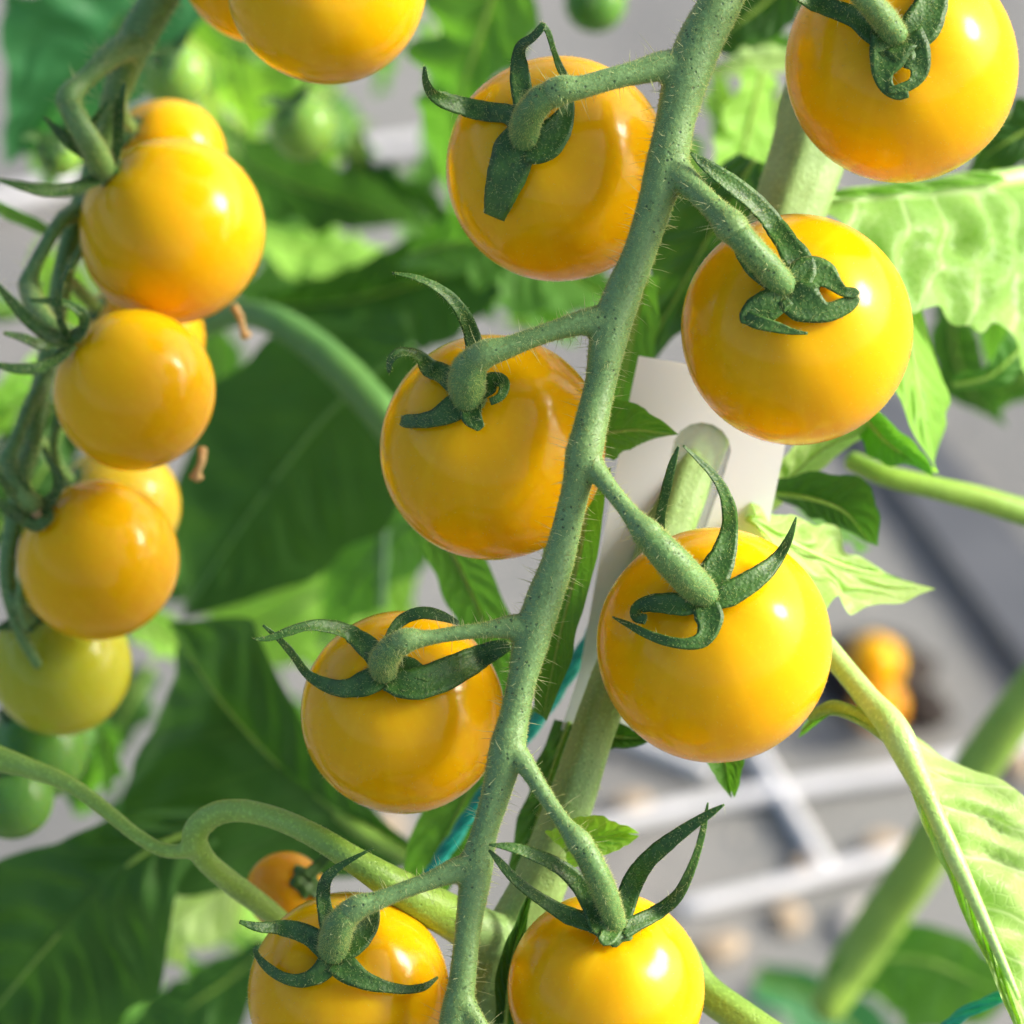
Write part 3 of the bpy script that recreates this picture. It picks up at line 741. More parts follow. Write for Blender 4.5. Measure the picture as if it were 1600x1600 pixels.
# ------------------------------------------------------------------ second truss, left, out of focus
T2 = [(330, -160, -62, 30), (285, -70, -60, 30), (248, 0, -58, 30), (212, 62, -58, 30), (190, 120, -60, 24), (165, 200, -64, 19), (140, 280, -66, 17), (118, 340, -66, 16), (104, 400, -65, 17),
      (93, 460, -64, 18), (80, 540, -64, 18), (66, 600, -63, 17), (52, 670, -62, 17), (36, 740, -62, 16), (20, 820, -62, 15), (10, 900, -62, 13), (30, 985, -64, 10), (60, 1040, -66, 9)]
T2B = [[(205, 70, -57, 25), (180, 82, -54, 22), (150, 108, -51, 17), (125, 132, -50, 17), (108, 150, -49, 21), (106, 164, -49, 20)],
       [(120, 330, -64, 16), (96, 345, -60, 13), (70, 385, -57, 12), (52, 420, -56, 13), (44, 444, -55, 17), (50, 462, -55, 16)],
       [(66, 600, -62, 14), (44, 640, -58, 12), (24, 690, -56, 12), (12, 722, -55, 16), (20, 742, -55, 15)],
       [(195, 110, -60, 16), (186, 150, -60, 12), (190, 180, -64, 13), (205, 200, -70, 11)],
       [(95, 455, -64, 14), (110, 440, -66, 10), (124, 455, -70, 11), (150, 480, -76, 11)],
       [(130, 300, -66, 13), (148, 330, -62, 9), (132, 380, -60, 8), (108, 420, -60, 9)],
       [(84, 520, -64, 13), (104, 580, -60, 9), (96, 640, -60, 8), (84, 690, -62, 8), (92, 730, -66, 8)],
       [(30, 780, -62, 12), (50, 860, -58, 8), (30, 930, -58, 8), (40, 980, -62, 8)],
       [(40, 730, -62, 13), (62, 690, -66, 9), (84, 720, -72, 9), (110, 750, -78, 9)]]
t2 = thing('tomato_truss', 'blurred green truss stem at the left edge carrying the column of soft yellow tomatoes', 'truss stem', W(330, -160, -62))
v2, f2 = remesh([tube(T2, 14, 1.0, .05)] + [tube(b, 12, .8, .05) for b in T2B], .4, 5)
mesh('stem', v2, f2, M['ped'], t2)
hair_part('stem_fuzz', v2, f2, 4500, (.25, .55), .04, M['fuzz'], t2, two=False, lean=.6)
hair_part('stem_hair', v2, f2, 750, (1.0, 3.4), .045, M['hair'], t2, lean=.5)

def remnant(x0, y0, x1, y1, z):
    def go_(t, cw, r):
        P = [(x0, y0, z, 7), (x0 + (x1 - x0) * .4 + 3, y0 + (y1 - y0) * .4, z + .4, 6), (x0 + (x1 - x0) * .8, y0 + (y1 - y0) * .8, z + .3, 6), (x1, y1, z, 10)]
        v, f = tube(P, 10, .4, .5)
        mesh('dried_flower', v, f, M['dry'], t)
    return go_
c = (269, 361, -60, 146); k = (168, 268)
tomato('soft-focus yellow tomato in left column, largest, with a long sepal sweeping to the left edge', c, k,
       ped_from(c, k, [(106, 160, -49, 17), (120, 186, -48, 18), (140, 222, -49, 19), (164, 266, -54, 20)]),
       [[(172, 262, .6, 14), (184, 232, 1.6, 12), (186, 196, 3.4, 11), (188, 160, 5, 9), (196, 128, 6, 3)],
        ([(175, 266, .6, 14), (150, 284, 1.6, 13), (110, 298, 3.2, 12), (70, 298, 4.6, 10), (30, 290, 5.6, 7), (-4, 281, 6, 3)], {'cup': .4}),
        [(170, 262, .8, 9), (150, 244, 3, 9), (142, 208, 5, 8), (160, 172, 6, 6), (184, 148, 6.5, 2)],
        [(160, 258, .8, 10), (128, 236, 3, 11), (98, 212, 4.6, 9), (68, 182, 5.6, 2)]], mat='soft', seed=11, fuzz=0, group=None,
       extra=remnant(366, 480, 384, 524, -68))
c = (210, 610, -49, 127); k = (112, 524)
tomato('soft-focus yellow tomato second in the left column with a looped sepal at its shoulder', c, k,
       ped_from(c, k, [(46, 448, -55, 16), (56, 480, -50, 17), (78, 512, -46, 18), (110, 526, -45, 18)]),
       [([(112, 530, .6, 16), (130, 520, 2.2, 11), (132, 496, 3.6, 9), (112, 478, 4.4, 7), (80, 472, 4.8, 6), (48, 469, 5, 3)], {'cup': .4}),
        [(108, 534, .6, 14), (78, 524, 2, 12), (46, 500, 3.4, 11), (18, 470, 4.4, 8), (-8, 440, 5, 3)],
        [(108, 528, .8, 10), (96, 500, 3, 9), (92, 466, 5, 8), (100, 432, 6, 5), (116, 408, 6.4, 2)],
        [(104, 534, .8, 10), (70, 540, 3, 9), (36, 528, 5, 7), (6, 520, 6, 3)],
        [(112, 540, .6, 14), (90, 562, 1.8, 12), (60, 575, 3, 10), (26, 576, 3.8, 8), (-8, 569, 4.4, 4)]], mat='soft', seed=12, fuzz=0,
       extra=remnant(316, 702, 306, 746, -56))
c = (153, 875, -60, 127); k = (62, 795)
tomato('soft-focus yellow tomato third in the left column just above the greenish one', c, k,
       ped_from(c, k, [(14, 726, -55, 15), (24, 754, -53, 16), (42, 780, -53, 16), (62, 796, -56, 16)]),
       [[(64, 796, .6, 14), (86, 776, 2, 11), (92, 748, 3.2, 9), (78, 720, 4, 5), (66, 700, 4.6, 2)],
        [(56, 790, 1, 10), (40, 760, 3, 9), (36, 724, 5, 7), (48, 690, 6, 3)],
        [(58, 794, 1, 9), (30, 780, 3, 8), (4, 750, 5, 6), (-14, 720, 6, 3)],
        [(60, 800, .6, 14), (38, 806, 1.6, 12), (14, 796, 2.6, 10), (-12, 776, 3.4, 4)],
        ([(66, 800, .6, 12), (76, 812, 1.4, 11), (58, 822, 2.2, 10), (38, 816, 2.6, 6)], {'cup': .4}),
        ([(60, 792, 1.0, 8), (56, 800, 2.0, 9), (62, 808, 2.4, 6)], {'mat': 'dry'})], mat='soft', seed=13, fuzz=0)
c = (262, 246, -80, 92); k = (205, 200)
tomato('golden tomato top of the left column, mostly hidden behind the largest', c, k, None, [[(205, 200, .5, 12), (195, 220, 1.2, 9), (178, 240, 2, 3)]], mat='amber' if 0 else 'ripe', seed=14, fuzz=0, hairy=False)
c = (222, 530, -84, 99); k = (150, 482)
tomato('yellow tomato behind the gap between the two largest in the left column', c, k, None, [[(150, 480, .5, 12), (140, 500, 1.2, 9)]], mat='soft', seed=15, fuzz=0, hairy=False)
c = (186, 790, -88, 97); k = (112, 750)
tomato('lemon coloured tomato behind the third of the left column', c, k, None, [[(112, 750, .5, 12), (100, 770, 1.2, 9)]], mat='lemon', seed=16, fuzz=0, hairy=False)
c = (95, 1040, -77, 111); k = (48, 966)
tomato('yellowish green half ripe tomato under the left column', c, k, ped_from(c, k, [(12, 905, -64, 11), (24, 940, -62, 11), (46, 966, -66, 12)]),
       [[(48, 966, .5, 14), (20, 975, 1.2, 11), (-8, 985, 2, 5)], [(50, 962, .5, 12), (70, 940, 2, 9), (84, 915, 3, 3)]], mat='limegreen', seed=17, fuzz=0, hairy=False)
c = (58, 1172, -92, 80); k = (20, 1110)
tomato('green unripe tomato below the yellowish green one at left', c, k, None, [[(20, 1110, .5, 14), (0, 1120, 1.2, 10)]], mat='darkgreen', seed=18, fuzz=0, hairy=False)
c = (18, 1246, -77, 66); k = (0, 1196)
tomato('small green unripe tomato at the left edge, lowest in the column', c, k, None, [[(0, 1196, .5, 12), (20, 1200, 1.2, 9)]], mat='darkgreen', seed=19, fuzz=0, hairy=False)
# unripe ones farther back
def simple(label, c, mat, k):
    tomato(label, c, k, None, [[(k[0], k[1], .5, 12), (k[0] - 26, k[1] - 8, 1.5, 9), (k[0] - 48, k[1] - 4, 3, 2)],
                               [(k[0], k[1], .5, 12), (k[0] + 22, k[1] - 18, 1.5, 9), (k[0] + 36, k[1] - 42, 3, 2)],
                               [(k[0], k[1], .5, 12), (k[0] + 2, k[1] + 24, 1.2, 9), (k[0] - 6, k[1] + 44, 2, 2)]], mat=mat, seed=int(c[0]) % 17, fuzz=0, hairy=False, fine=False)
simple('blurred green tomato with a glare spot right of the left column top', (474, 200, -150, 52), 'green', (450, 165))
simple('blurred green tomato just above the hidden golden one', (275, 120, -140, 52), 'green', (262, 84))
simple('dark green blurred tomato hanging at the top edge right of centre', (930, 4, -170, 48), 'darkgreen', (925, -30))
simple('small green blurred tomato beside the left truss near the left edge', (92, 240, -130, 36), 'green', (80, 222))
c = (446, 1392, -48, 62); k = (480, 1375)
tomato('amber tomato in shade behind the bottom left one', c, k, None, [[(480, 1375, .5, 14), (500, 1400, 1.2, 11), (520, 1430, 2, 4)], [(478, 1372, .5, 12), (500, 1350, 1.5, 9), (520, 1330, 2.5, 3)]], mat='amber', seed=20, fuzz=0, hairy=False)

# ------------------------------------------------------------------ vine, tag, twine
VINE = [(1350, -160, -52, 62), (1305, 60, -48, 61), (1262, 250, -44, 60), (1200, 420, -40, 52), (1140, 570, -37, 46), (1096, 690, -35, 43), (1050, 815, -32, 40), (988, 985, -28, 36), (936, 1120, -26, 34),
        (892, 1255, -25, 37), (845, 1380, -25, 43), (798, 1480, -25, 49), (765, 1560, -25, 52), (730, 1700, -25, 52)]
PETL = [(786, 1480, -27, 34), (750, 1458, -23, 38), (700, 1430, -17.5, 37), (640, 1398, -13, 33), (560, 1348, -11, 27), (480, 1300, -14, 23), (420, 1275, -17, 22), (370, 1266, -19, 22), (328, 1276, -21, 24), (304, 1304, -22, 25), (318, 1340, -24, 22), (360, 1378, -28, 22), (400, 1408, -32, 22), (440, 1440, -36, 20), (490, 1480, -42, 16)]
PETB = [(308, 1322, -22, 20), (285, 1330, -23, 15), (255, 1328, -24, 14), (215, 1306, -26, 14), (165, 1266, -28, 15), (110, 1226, -30, 16), (50, 1202, -32, 19), (0, 1186, -34, 24), (-60, 1160, -36, 26)]
vine = thing('tomato_vine', 'thick pale green main vine behind the truss with a curled leaf stalk to the left', 'vine', W(730, 1700, -25))
PETL = [(x, y, z, h * (.84 if x < 600 else .95)) for x, y, z, h in PETL[1:]]
PETB = [(x, y, z, h * .86) for x, y, z, h in PETB]
PETL[0] = (792, 1478, -25, 40)
PETL.insert(1, (752, 1458, -21, 40))
av, af = remesh([tube(VINE, 28, 1.2, .04, ridges=5), tube(PETL, 18, .8, .05), tube(PETB, 16, .8, .05)], .40, 6)
af = np.array([tuple(q) for q in af], np.int32)
cen = av[af].mean(1) - CAM
dep = cen @ FW
pxs = 800 + (cen @ RX) / dep * DIST * PXMM
pys = 800 - (cen @ UP) / dep * DIST * PXMM
def split(mask):
    f = af[mask]; idx = np.unique(f); mp = np.zeros(len(av), np.int32); mp[idx] = np.arange(len(idx))
    return av[idx], mp[f]
stalk = (pxs < 722) & (pys < 1500)
vv, vf = split(~stalk); pv, pf = split(stalk)
mesh('stem', vv, vf, M['vine'], vine)
mesh('leaf_stalk', pv, pf, M['pet'], vine)
hair_part('vine_hair', vv, vf, 500, (.6, 1.8), .035, M['hair'], vine, lean=.6)
hair_part('vine_fuzz', vv, vf, 5000, (.2, .4), .03, M['fuzz'], vine, two=False)
hair_part('stalk_fuzz', pv, pf, 2500, (.15, .35), .03, M['fuzz'], vine, two=False)

# white tag with a slot that the vine runs through
def tag_mat():
    m, nt, p = new_mat('white_plastic_tag')
    n1 = noise_tex(nt, 40, 3)
    nt.links.new(mixc(nt, n1.outputs[0], (.80, .88, .90), (.76, .84, .85)), p.inputs['Base Color'])
    p.inputs['Roughness'].default_value = .35
    tr = N(nt, 'ShaderNodeBsdfTranslucent'); tr.inputs[0].default_value = (.85, .85, .8, 1)
    mx = N(nt, 'ShaderNodeMixShader'); mx.inputs[0].default_value = .15
    nt.links.new(p.outputs[0], mx.inputs[1]); nt.links.new(tr.outputs[0], mx.inputs[2])
    nt.links.new(mx.outputs[0], nt.nodes['Material Output'].inputs[0])
    bump(nt, n1.outputs[0], .1, .0006, p)
    return m
M['tag'] = tag_mat()
import bmesh
from mathutils.geometry import delaunay_2d_cdt
def sheet(outline, holes, zf, thick, mat, name, parent):
    def dense(P, st=14):
        out = []
        for a, b in zip(P, P[1:] + P[:1]):
            n = max(1, int(math.dist(a, b) / st))
            out += [(a[0] + (b[0] - a[0]) * i / n, a[1] + (b[1] - a[1]) * i / n) for i in range(n)]
        return out
    loops = [dense(outline)] + [dense(h) for h in holes]
    pts, edges = [], []
    for l in loops:
        o = len(pts); pts += l; edges += [(o + i, o + (i + 1) % len(l)) for i in range(len(l))]
    xs = [p[0] for p in outline]; ys = [p[1] for p in outline]
    def inside(p, l):
        c = False
        for (x1, y1), (x2, y2) in zip(l, l[1:] + l[:1]):
            if (y1 > p[1]) != (y2 > p[1]) and p[0] < (x2 - x1) * (p[1] - y1) / (y2 - y1) + x1: c = not c
        return c
    for i in range(int(min(xs)), int(max(xs)), 16):
        for j in range(int(min(ys)), int(max(ys)), 16):
            q = (i + 5, j + 5)
            if inside(q, outline) and not any(inside(q, h) for h in holes): pts.append(q)
    r = delaunay_2d_cdt([Vector(p) for p in pts], edges, [], 0, 1e-4)
    P2 = [tuple(p) for p in r[0]]
    F = []
    for t in r[2]:
        cx = sum(P2[i][0] for i in t) / 3; cy = sum(P2[i][1] for i in t) / 3
        if inside((cx, cy), outline) and not any(inside((cx, cy), h) for h in holes): F.append(tuple(t))
    n = len(P2)
    v = [W(x, y, zf(x, y)) for x, y in P2] + [W(x, y, zf(x, y) - thick) for x, y in P2]
    ed = {}
    for t in F:
        for a, b in zip(t, t[1:] + t[:1]): ed[(a, b)] = 1
    f = list(F) + [tuple(i + n for i in reversed(t)) for t in F]
    f += [(b, a, a + n, b + n) for a, b in ed if (b, a) not in ed]
    return mesh(name, v, f, mat, parent, smooth=False)
slot = []
for k in range(9):
    a = math.pi * (1 - k / 8); slot.append((1096 + 46 * math.cos(a), 704 - 44 * math.sin(a)))
slot += [(1132, 740), (1094, 850), (1052, 960), (1030, 1010), (985, 1008), (972, 960), (1008, 860), (1040, 760)]
zt = lambda x, y: -29.5 - (x - 1000) * .004 - (y - 560) * .007
def film_mat():  # film added over the slot to haze the vine behind it
    m, nt, p = new_mat('haze_film')
    n1 = noise_tex(nt, 60, 3)
    nt.links.new(mixc(nt, n1.outputs[0], (.80, .84, .80), (.72, .77, .73)), p.inputs['Base Color']); p.inputs['Roughness'].default_value = .3
    tr = N(nt, 'ShaderNodeBsdfTransparent'); tr.inputs[0].default_value = (.93, .96, .93, 1)
    mx = N(nt, 'ShaderNodeMixShader'); mx.inputs[0].default_value = .8
    nt.links.new(p.outputs[0], mx.inputs[1]); nt.links.new(tr.outputs[0], mx.inputs[2])
    nt.links.new(mx.outputs[0], nt.nodes['Material Output'].inputs[0])
    return m
M['film'] = film_mat()
pt = thing('plant_tag', 'white plastic plant tag with an added film hazing the vine in its slot', 'plant tag', W(930, 1150, -33))
sheet([(998, 556), (1060, 566), (1240, 600), (1226, 700), (1198, 836), (1160, 1000), (1060, 1130), (930, 1150), (876, 1140), (905, 1052), (950, 800), (984, 622)],
      [slot], zt, .5, M['tag'], 'panel', pt)
sheet(slot[:10] + [(1094, 850), (1008, 860), (1040, 760)], [], lambda x, y: zt(x, y) - .15, .12, M['film'], 'added_haze_film', pt)
M['twine'] = plain_mat('teal_twine', (.0, .28, .22), (.01, .38, .30), 900, .5, .6)
def twine(label, pts, seg=.5):
    P = catmull(world_path(pts), .8)
    C, r = P[:, :3], P[:, 3]; T, A, B = frames(C)
    parts = []
    o = thing('twine', label, 'twine', C[-1])
    for s in range(3):
        q = []
        for i in range(len(C)):
            an = i * .35 + s * 2.094
            q.append(np.append(C[i] + (A[i] * math.cos(an) + B[i] * math.sin(an)) * r[i] * .48, r[i] * .56))
        v, f = tube(np.array(q), 8, 1.0, world=True)
        mesh('strand', v, f, M['twine'], o)
twine('teal twine running down behind the truss between leaf and pipe', [(985, 880, -45, 12), (920, 1000, -45, 12), (868, 1085, -45, 12), (800, 1180, -45, 12), (735, 1272, -45, 12), (682, 1352, -45, 12), (640, 1420, -45, 12), (560, 1530, -45, 12)])
twine('short teal twine under the pale leaf in the bottom right corner', [(1455, 1630, -30, 11), (1500, 1588, -29, 11), (1560, 1560, -28, 11), (1640, 1540, -28, 11)])

# ------------------------------------------------------------------ leaves
def leaf(label, mid, wl, wr, mat, teeth=(9, .10), tilt=(0, 0), pucker=.5, petiole=None, nu=84, nv=13, ribmat='pet', rib=5.0, curl=0.0, name='tomato_leaf', nveins=7, group=None, lab2=None):
    """mid: (px, py, z) from base to tip; wl, wr: half widths in px left/right of the way it runs (as seen); tilt: mm of depth at each edge"""
    far = lambda z: z if z > -80 else -80 + (z + 80) * 2.5
    mid = [(p[0], p[1], far(p[2])) for p in mid]
    if petiole: petiole = [(p[0], p[1], far(p[2]), p[3]) for p in petiole]
    z0 = np.mean([p[2] for p in mid])
    P = catmull(np.array([np.append(W(*p), 0) for p in mid]), 1.0)[:, :3]
    d = np.concatenate(([0], np.cumsum(np.linalg.norm(np.diff(P, axis=0), axis=1)))); L = d[-1]
    us = np.linspace(0, 1, nu)
    C = np.stack([np.interp(us * L, d, P[:, k]) for k in range(3)], 1)
    T = unit(np.gradient(C, axis=0))
    A = unit(np.cross(T, BK))             # to the right of the way the midrib runs, as the lens sees it
    F = np.cross(A, T)
    s = R(1.0, z0)
    def prof(wd, k0):
        x = np.linspace(0, 1, len(wd)); y = np.interp(us, x, wd)
        for _ in range(3): y[1:-1] = (y[:-2] + 2 * y[1:-1] + y[2:]) / 4
        ph = us * teeth[0] + k0
        saw = np.where(ph % 1 < .72, (ph % 1) / .72, (1 - ph % 1) / .28)
        big = np.sin(us * teeth[0] * 1.9 + k0 * 5) * .5 + .5
        lob = min(.42, teeth[1] * 2.6); nl = max(2.0, teeth[0] * .5)
        y = y * (1 - lob * (.5 - .5 * np.cos(2 * np.pi * (us * nl + k0 + .25 * np.sin(us * 9 + k0 * 7)))) ** 1.6)
        y = y * np.array([1 + 2.2 * teeth[1] * noise.noise(Vector((u_ * 5.5, k0 * 9 + mid[0][0] * .013, mid[0][1] * .01))) for u_ in us])
        return y * s * (1 - teeth[1] * (1 - saw) - teeth[1] * .7 * big)
    L_, R_ = prof(wl, .0), prof(wr, .4)
    seed = len(label) * 1.7 + mid[0][0] * .01
    v, uv = [], []
    vs = np.linspace(-1, 1, nv * 2 + 1)
    for i in range(nu):
        for b in vs:
            wd = R_[i] if b > 0 else L_[i]; q = abs(b)
            tl = tilt[1] if b > 0 else tilt[0]
            ph = us[i] * nveins - q * 1.6 + .9 * noise.noise(Vector((us[i] * 3.1, b * 1.4, seed)))
            h = tl * q + curl * q * q * (us[i] ** 1.5) + pucker * (math.cos(2 * math.pi * ph) * .5 * math.sin(math.pi * min(1, q * 1.05)) - math.exp(-(q / .1) ** 2) * .6)
            p = C[i] + A[i] * b / max(q, 1e-6) * q * wd
            h += pucker * 2.2 * noise.noise(Vector(p * .05) + Vector((seed, 0, 0))) + pucker * .7 * noise.noise(Vector(p * .17) + Vector((0, seed, 0)))
            v.append(p + F[i] * h); uv.append((us[i], b * .5 + .5))
    m = len(vs); f = []
    for i in range(nu - 1):
        for k in range(m - 1):
            f.append((i * m + k, i * m + k + 1, (i + 1) * m + k + 1, (i + 1) * m + k))
    t = thing(name, label, 'leaf', W(*mid[0]), group)
    if lab2: t['label'] = lab2
    mesh('blade', v, f, M[mat], t, uv=uv)
    rp = [np.append(C[i] - F[i] * .25 * pucker, R(rib, z0) * (1 - .85 * us[i])) for i in range(0, nu, 3)]
    rv_, rf_ = tube(np.array(rp), 8, 1.5, world=True)
    mesh('midrib', rv_, rf_, M[ribmat], t)
    if petiole:
        a, b = tube(petiole, 14, 1.0, .05)
        mesh('petiole', a, b, M[ribmat], t)
    return t

# left side
leaf('large blue green leaf in the top left corner behind the left truss', [(300, -120, -120), (210, 0, -118), (120, 120, -120), (45, 235, -124)], [60, 150, 130, 70, 4], [60, 150, 150, 95, 4], 'skyleaf', (8, .10), (2, 8), 1.0)
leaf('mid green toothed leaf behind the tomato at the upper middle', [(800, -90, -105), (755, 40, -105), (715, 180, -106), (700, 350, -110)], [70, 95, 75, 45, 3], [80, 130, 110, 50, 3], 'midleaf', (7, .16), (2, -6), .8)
leaf('green leaf right of the largest left tomato, its upper half darker', [(380, 250, -130), (460, 290, -128), (560, 320, -128), (640, 352, -130)], [40, 62, 50, 3], [50, 72, 62, 3], 'shadeleaf', (6, .12), (8, -4), .8)
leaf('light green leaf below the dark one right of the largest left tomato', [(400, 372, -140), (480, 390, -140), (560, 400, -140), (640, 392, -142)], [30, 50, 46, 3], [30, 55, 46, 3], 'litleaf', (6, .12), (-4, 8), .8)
leaf('dark green leaf stretching behind the upper middle tomatoes', [(420, 480, -122), (540, 470, -120), (660, 440, -118), (850, 380, -116)], [20, 46, 80, 90, 40], [20, 50, 110, 120, 60], 'shadeleaf', (8, .10), (4, 6), 1.0)
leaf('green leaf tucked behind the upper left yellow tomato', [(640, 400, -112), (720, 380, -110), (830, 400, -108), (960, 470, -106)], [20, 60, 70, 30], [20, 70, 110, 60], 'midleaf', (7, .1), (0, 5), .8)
leaf('big dark leaf right of the left tomato column', [(640, 540, -104), (520, 640, -106), (400, 790, -108), (282, 968, -110)], [60, 190, 190, 130, 3], [60, 150, 190, 130, 3], 'shadeleaf', (6, .03), (-2, -6), .8, ribmat='arch',
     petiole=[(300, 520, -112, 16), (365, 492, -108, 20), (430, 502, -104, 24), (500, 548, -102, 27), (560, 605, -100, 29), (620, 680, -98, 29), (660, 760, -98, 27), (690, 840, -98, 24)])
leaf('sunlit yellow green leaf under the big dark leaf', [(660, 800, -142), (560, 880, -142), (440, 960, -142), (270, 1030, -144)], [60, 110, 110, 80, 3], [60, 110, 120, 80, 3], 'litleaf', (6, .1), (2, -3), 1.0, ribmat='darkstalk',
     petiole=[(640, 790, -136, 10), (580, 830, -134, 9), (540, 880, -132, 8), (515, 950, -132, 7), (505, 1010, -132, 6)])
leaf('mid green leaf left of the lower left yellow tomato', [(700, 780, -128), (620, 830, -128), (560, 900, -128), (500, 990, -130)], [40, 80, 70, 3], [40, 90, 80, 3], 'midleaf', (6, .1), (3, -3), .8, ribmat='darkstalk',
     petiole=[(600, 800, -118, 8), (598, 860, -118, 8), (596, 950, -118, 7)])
leaf('dark green leaf with a rounded top below the turning tomato', [(660, 1340, -92), (560, 1290, -92), (440, 1200, -90), (340, 1090, -90), (270, 985, -94)], [16, 120, 260, 260, 190, 30], [14, 40, 50, 100, 130, 3], 'shadeleaf', (6, .03), (-6, 3), 1.2,
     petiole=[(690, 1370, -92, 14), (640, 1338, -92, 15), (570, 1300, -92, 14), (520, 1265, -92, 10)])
leaf('broad dark leaf filling the bottom left corner', [(330, 1290, -82), (230, 1330, -82), (120, 1430, -84), (-60, 1640, -90)], [30, 110, 190, 170, 90], [30, 80, 150, 210, 160], 'shadeleaf', (6, .03), (-3, -5), 1.4)
leaf('dark leaf low behind the bottom left tomato', [(420, 1480, -112), (360, 1530, -112), (290, 1580, -112), (190, 1680, -114)], [40, 80, 100, 40], [30, 50, 60, 40], 'shadeleaf', (5, .1), (3, -3), .8)
leaf('pale sunlit leaf patch beside the bottom left tomato', [(400, 1330, -124), (330, 1390, -124), (270, 1430, -124), (200, 1500, -126)], [40, 72, 80, 3], [30, 60, 60, 3], 'glareleaf', (5, .1), (2, -2), 1.0)
leaf('small light leaf at the bottom edge in the left corner', [(110, 1650, -118), (80, 1590, -118), (50, 1550, -120)], [40, 40, 3], [40, 50, 3], 'litleaf', (5, .1), (2, -2), .6)
leaf('small green leaf below the green unripe tomatoes at left', [(150, 1120, -100), (168, 1180, -100), (160, 1250, -102)], [20, 30, 3], [20, 34, 3], 'midleaf', (5, .2), (2, -2), .8)
leaf('narrow sunlit leaf above the hidden golden tomato at left', [(250, 40, -130), (300, 100, -130), (330, 170, -132), (345, 240, -134)], [18, 34, 30, 3], [18, 34, 30, 3], 'glareleaf', (5, .12), (2, -2), .6)
leaf('light green leaf right of the hidden golden tomato', [(420, 80, -160), (440, 160, -160), (470, 240, -160), (480, 310, -162)], [60, 70, 60, 3], [40, 60, 60, 3], 'litleaf', (6, .2), (3, -3), .8)
leaf('green leaf mass behind the left truss under the top tomatoes', [(300, 20, -185), (380, 80, -185), (470, 130, -185), (560, 200, -186)], [40, 90, 80, 3], [40, 110, 110, 3], 'midleaf', (6, .22), (4, -4), 1.0)
leaf('green leaf low behind the largest left tomato', [(340, 190, -150), (380, 250, -150), (420, 290, -150), (470, 330, -152)], [20, 40, 30, 3], [20, 50, 40, 3], 'midleaf', (5, .2), (3, -3), .8)
leaf('light green leaf behind the left truss near its second tomato', [(-60, 680, -120), (0, 640, -120), (50, 590, -122), (90, 540, -124)], [26, 34, 30, 3], [26, 34, 30, 3], 'litleaf', (5, .1), (2, -2), .6)
leaf('dark leaf at the left edge behind the left truss', [(-40, 860, -98), (20, 800, -98), (70, 730, -98), (100, 660, -100)], [30, 60, 50, 3], [30, 50, 50, 3], 'shadeleaf', (5, .15), (2, -2), .6)
leaf('thin green leaf stalked across the left edge under the long sepal', [(-30, 310, -78), (20, 335, -78), (70, 358, -78), (110, 372, -80)], [9, 12, 10, 2], [9, 12, 10, 2], 'midleaf', (3, .05), (1, -1), .2)

# behind the middle
leaf('dark green leaf between the two upper yellow tomatoes', [(1180, 250, -70), (1120, 350, -70), (1060, 460, -70), (985, 590, -72)], [40, 90, 80, 40, 4], [40, 100, 100, 60, 4], 'shadeleaf', (6, .1), (4, -4), 1.0)
leaf('light green leaf behind the stem left of the white tag', [(1010, 430, -58), (990, 520, -58), (975, 590, -58), (960, 660, -60)], [20, 40, 36, 6], [14, 30, 26, 6], 'midleaf', (5, .05), (2, -2), .2)
leaf('green pointed leaf overlapping the left edge of the white tag', [(900, 690, -24), (950, 676, -23), (1000, 672, -23), (1052, 680, -24)], [70, 68, 34, 2], [40, 44, 26, 2], 'midleaf', (4, .04), (2, -3), .5)
leaf('long olive green leaf between the stem and the white tag', [(925, 730, -23), (908, 860, -22), (878, 980, -22), (848, 1120, -24)], [30, 28, 26, 26, 8], [50, 60, 60, 50, 16], 'midleaf', (5, .04), (2, -2), .15)
leaf('broad green leaf strip between the two left yellow tomatoes', [(690, 830, -54), (725, 900, -54), (760, 980, -54), (800, 1090, -56)], [46, 46, 40, 30], [46, 46, 44, 30], 'midleaf', (3, .04), (2, -2), .3)
leaf('green leaf behind the lower stem with twine along its edge', [(800, 1090, -50), (750, 1200, -50), (700, 1300, -50), (640, 1420, -52)], [50, 52, 48, 30], [50, 56, 56, 30], 'midleaf', (3, .05), (2, -2), .6)
leaf('dark narrow leaf hugging the left side of the thick vine', [(890, 1130, -33), (865, 1200, -32), (840, 1280, -31), (810, 1370, -31)], [22, 20, 22, 16], [28, 30, 30, 20], 'shadeleaf', (3, .05), (2, -2), .4)
leaf('small light green leaf on the right side of the thick vine', [(885, 1330, -20), (920, 1312, -19), (950, 1306, -19), (980, 1302, -20)], [50, 52, 30, 2], [30, 34, 24, 2], 'litleaf', (4, .05), (3, 3), .5)
leaf('dark leaf shoot hidden between the vine and the bottom right tomato', [(790, 1600, -19), (800, 1500, -18.5), (815, 1440, -18.5), (830, 1390, -19)], [20, 26, 14, 2], [18, 20, 12, 2], 'shadeleaf', (3, .05), (1, 1), .4)
leaf('dark leaf lobe between the vine and the right middle tomato', [(930, 1140, -30), (960, 1150, -29), (985, 1153, -29), (1008, 1154, -30)], [34, 30, 16, 2], [20, 24, 14, 2], 'shadeleaf', (3, .05), (2, 2), .3)
leaf('green leaf tip poking out below the right middle tomato', [(1120, 1130, -27), (1128, 1170, -27), (1135, 1205, -27), (1142, 1236, -28)], [50, 46, 26, 2], [50, 44, 22, 2], 'midleaf', (3, .05), (2, 2), .4)

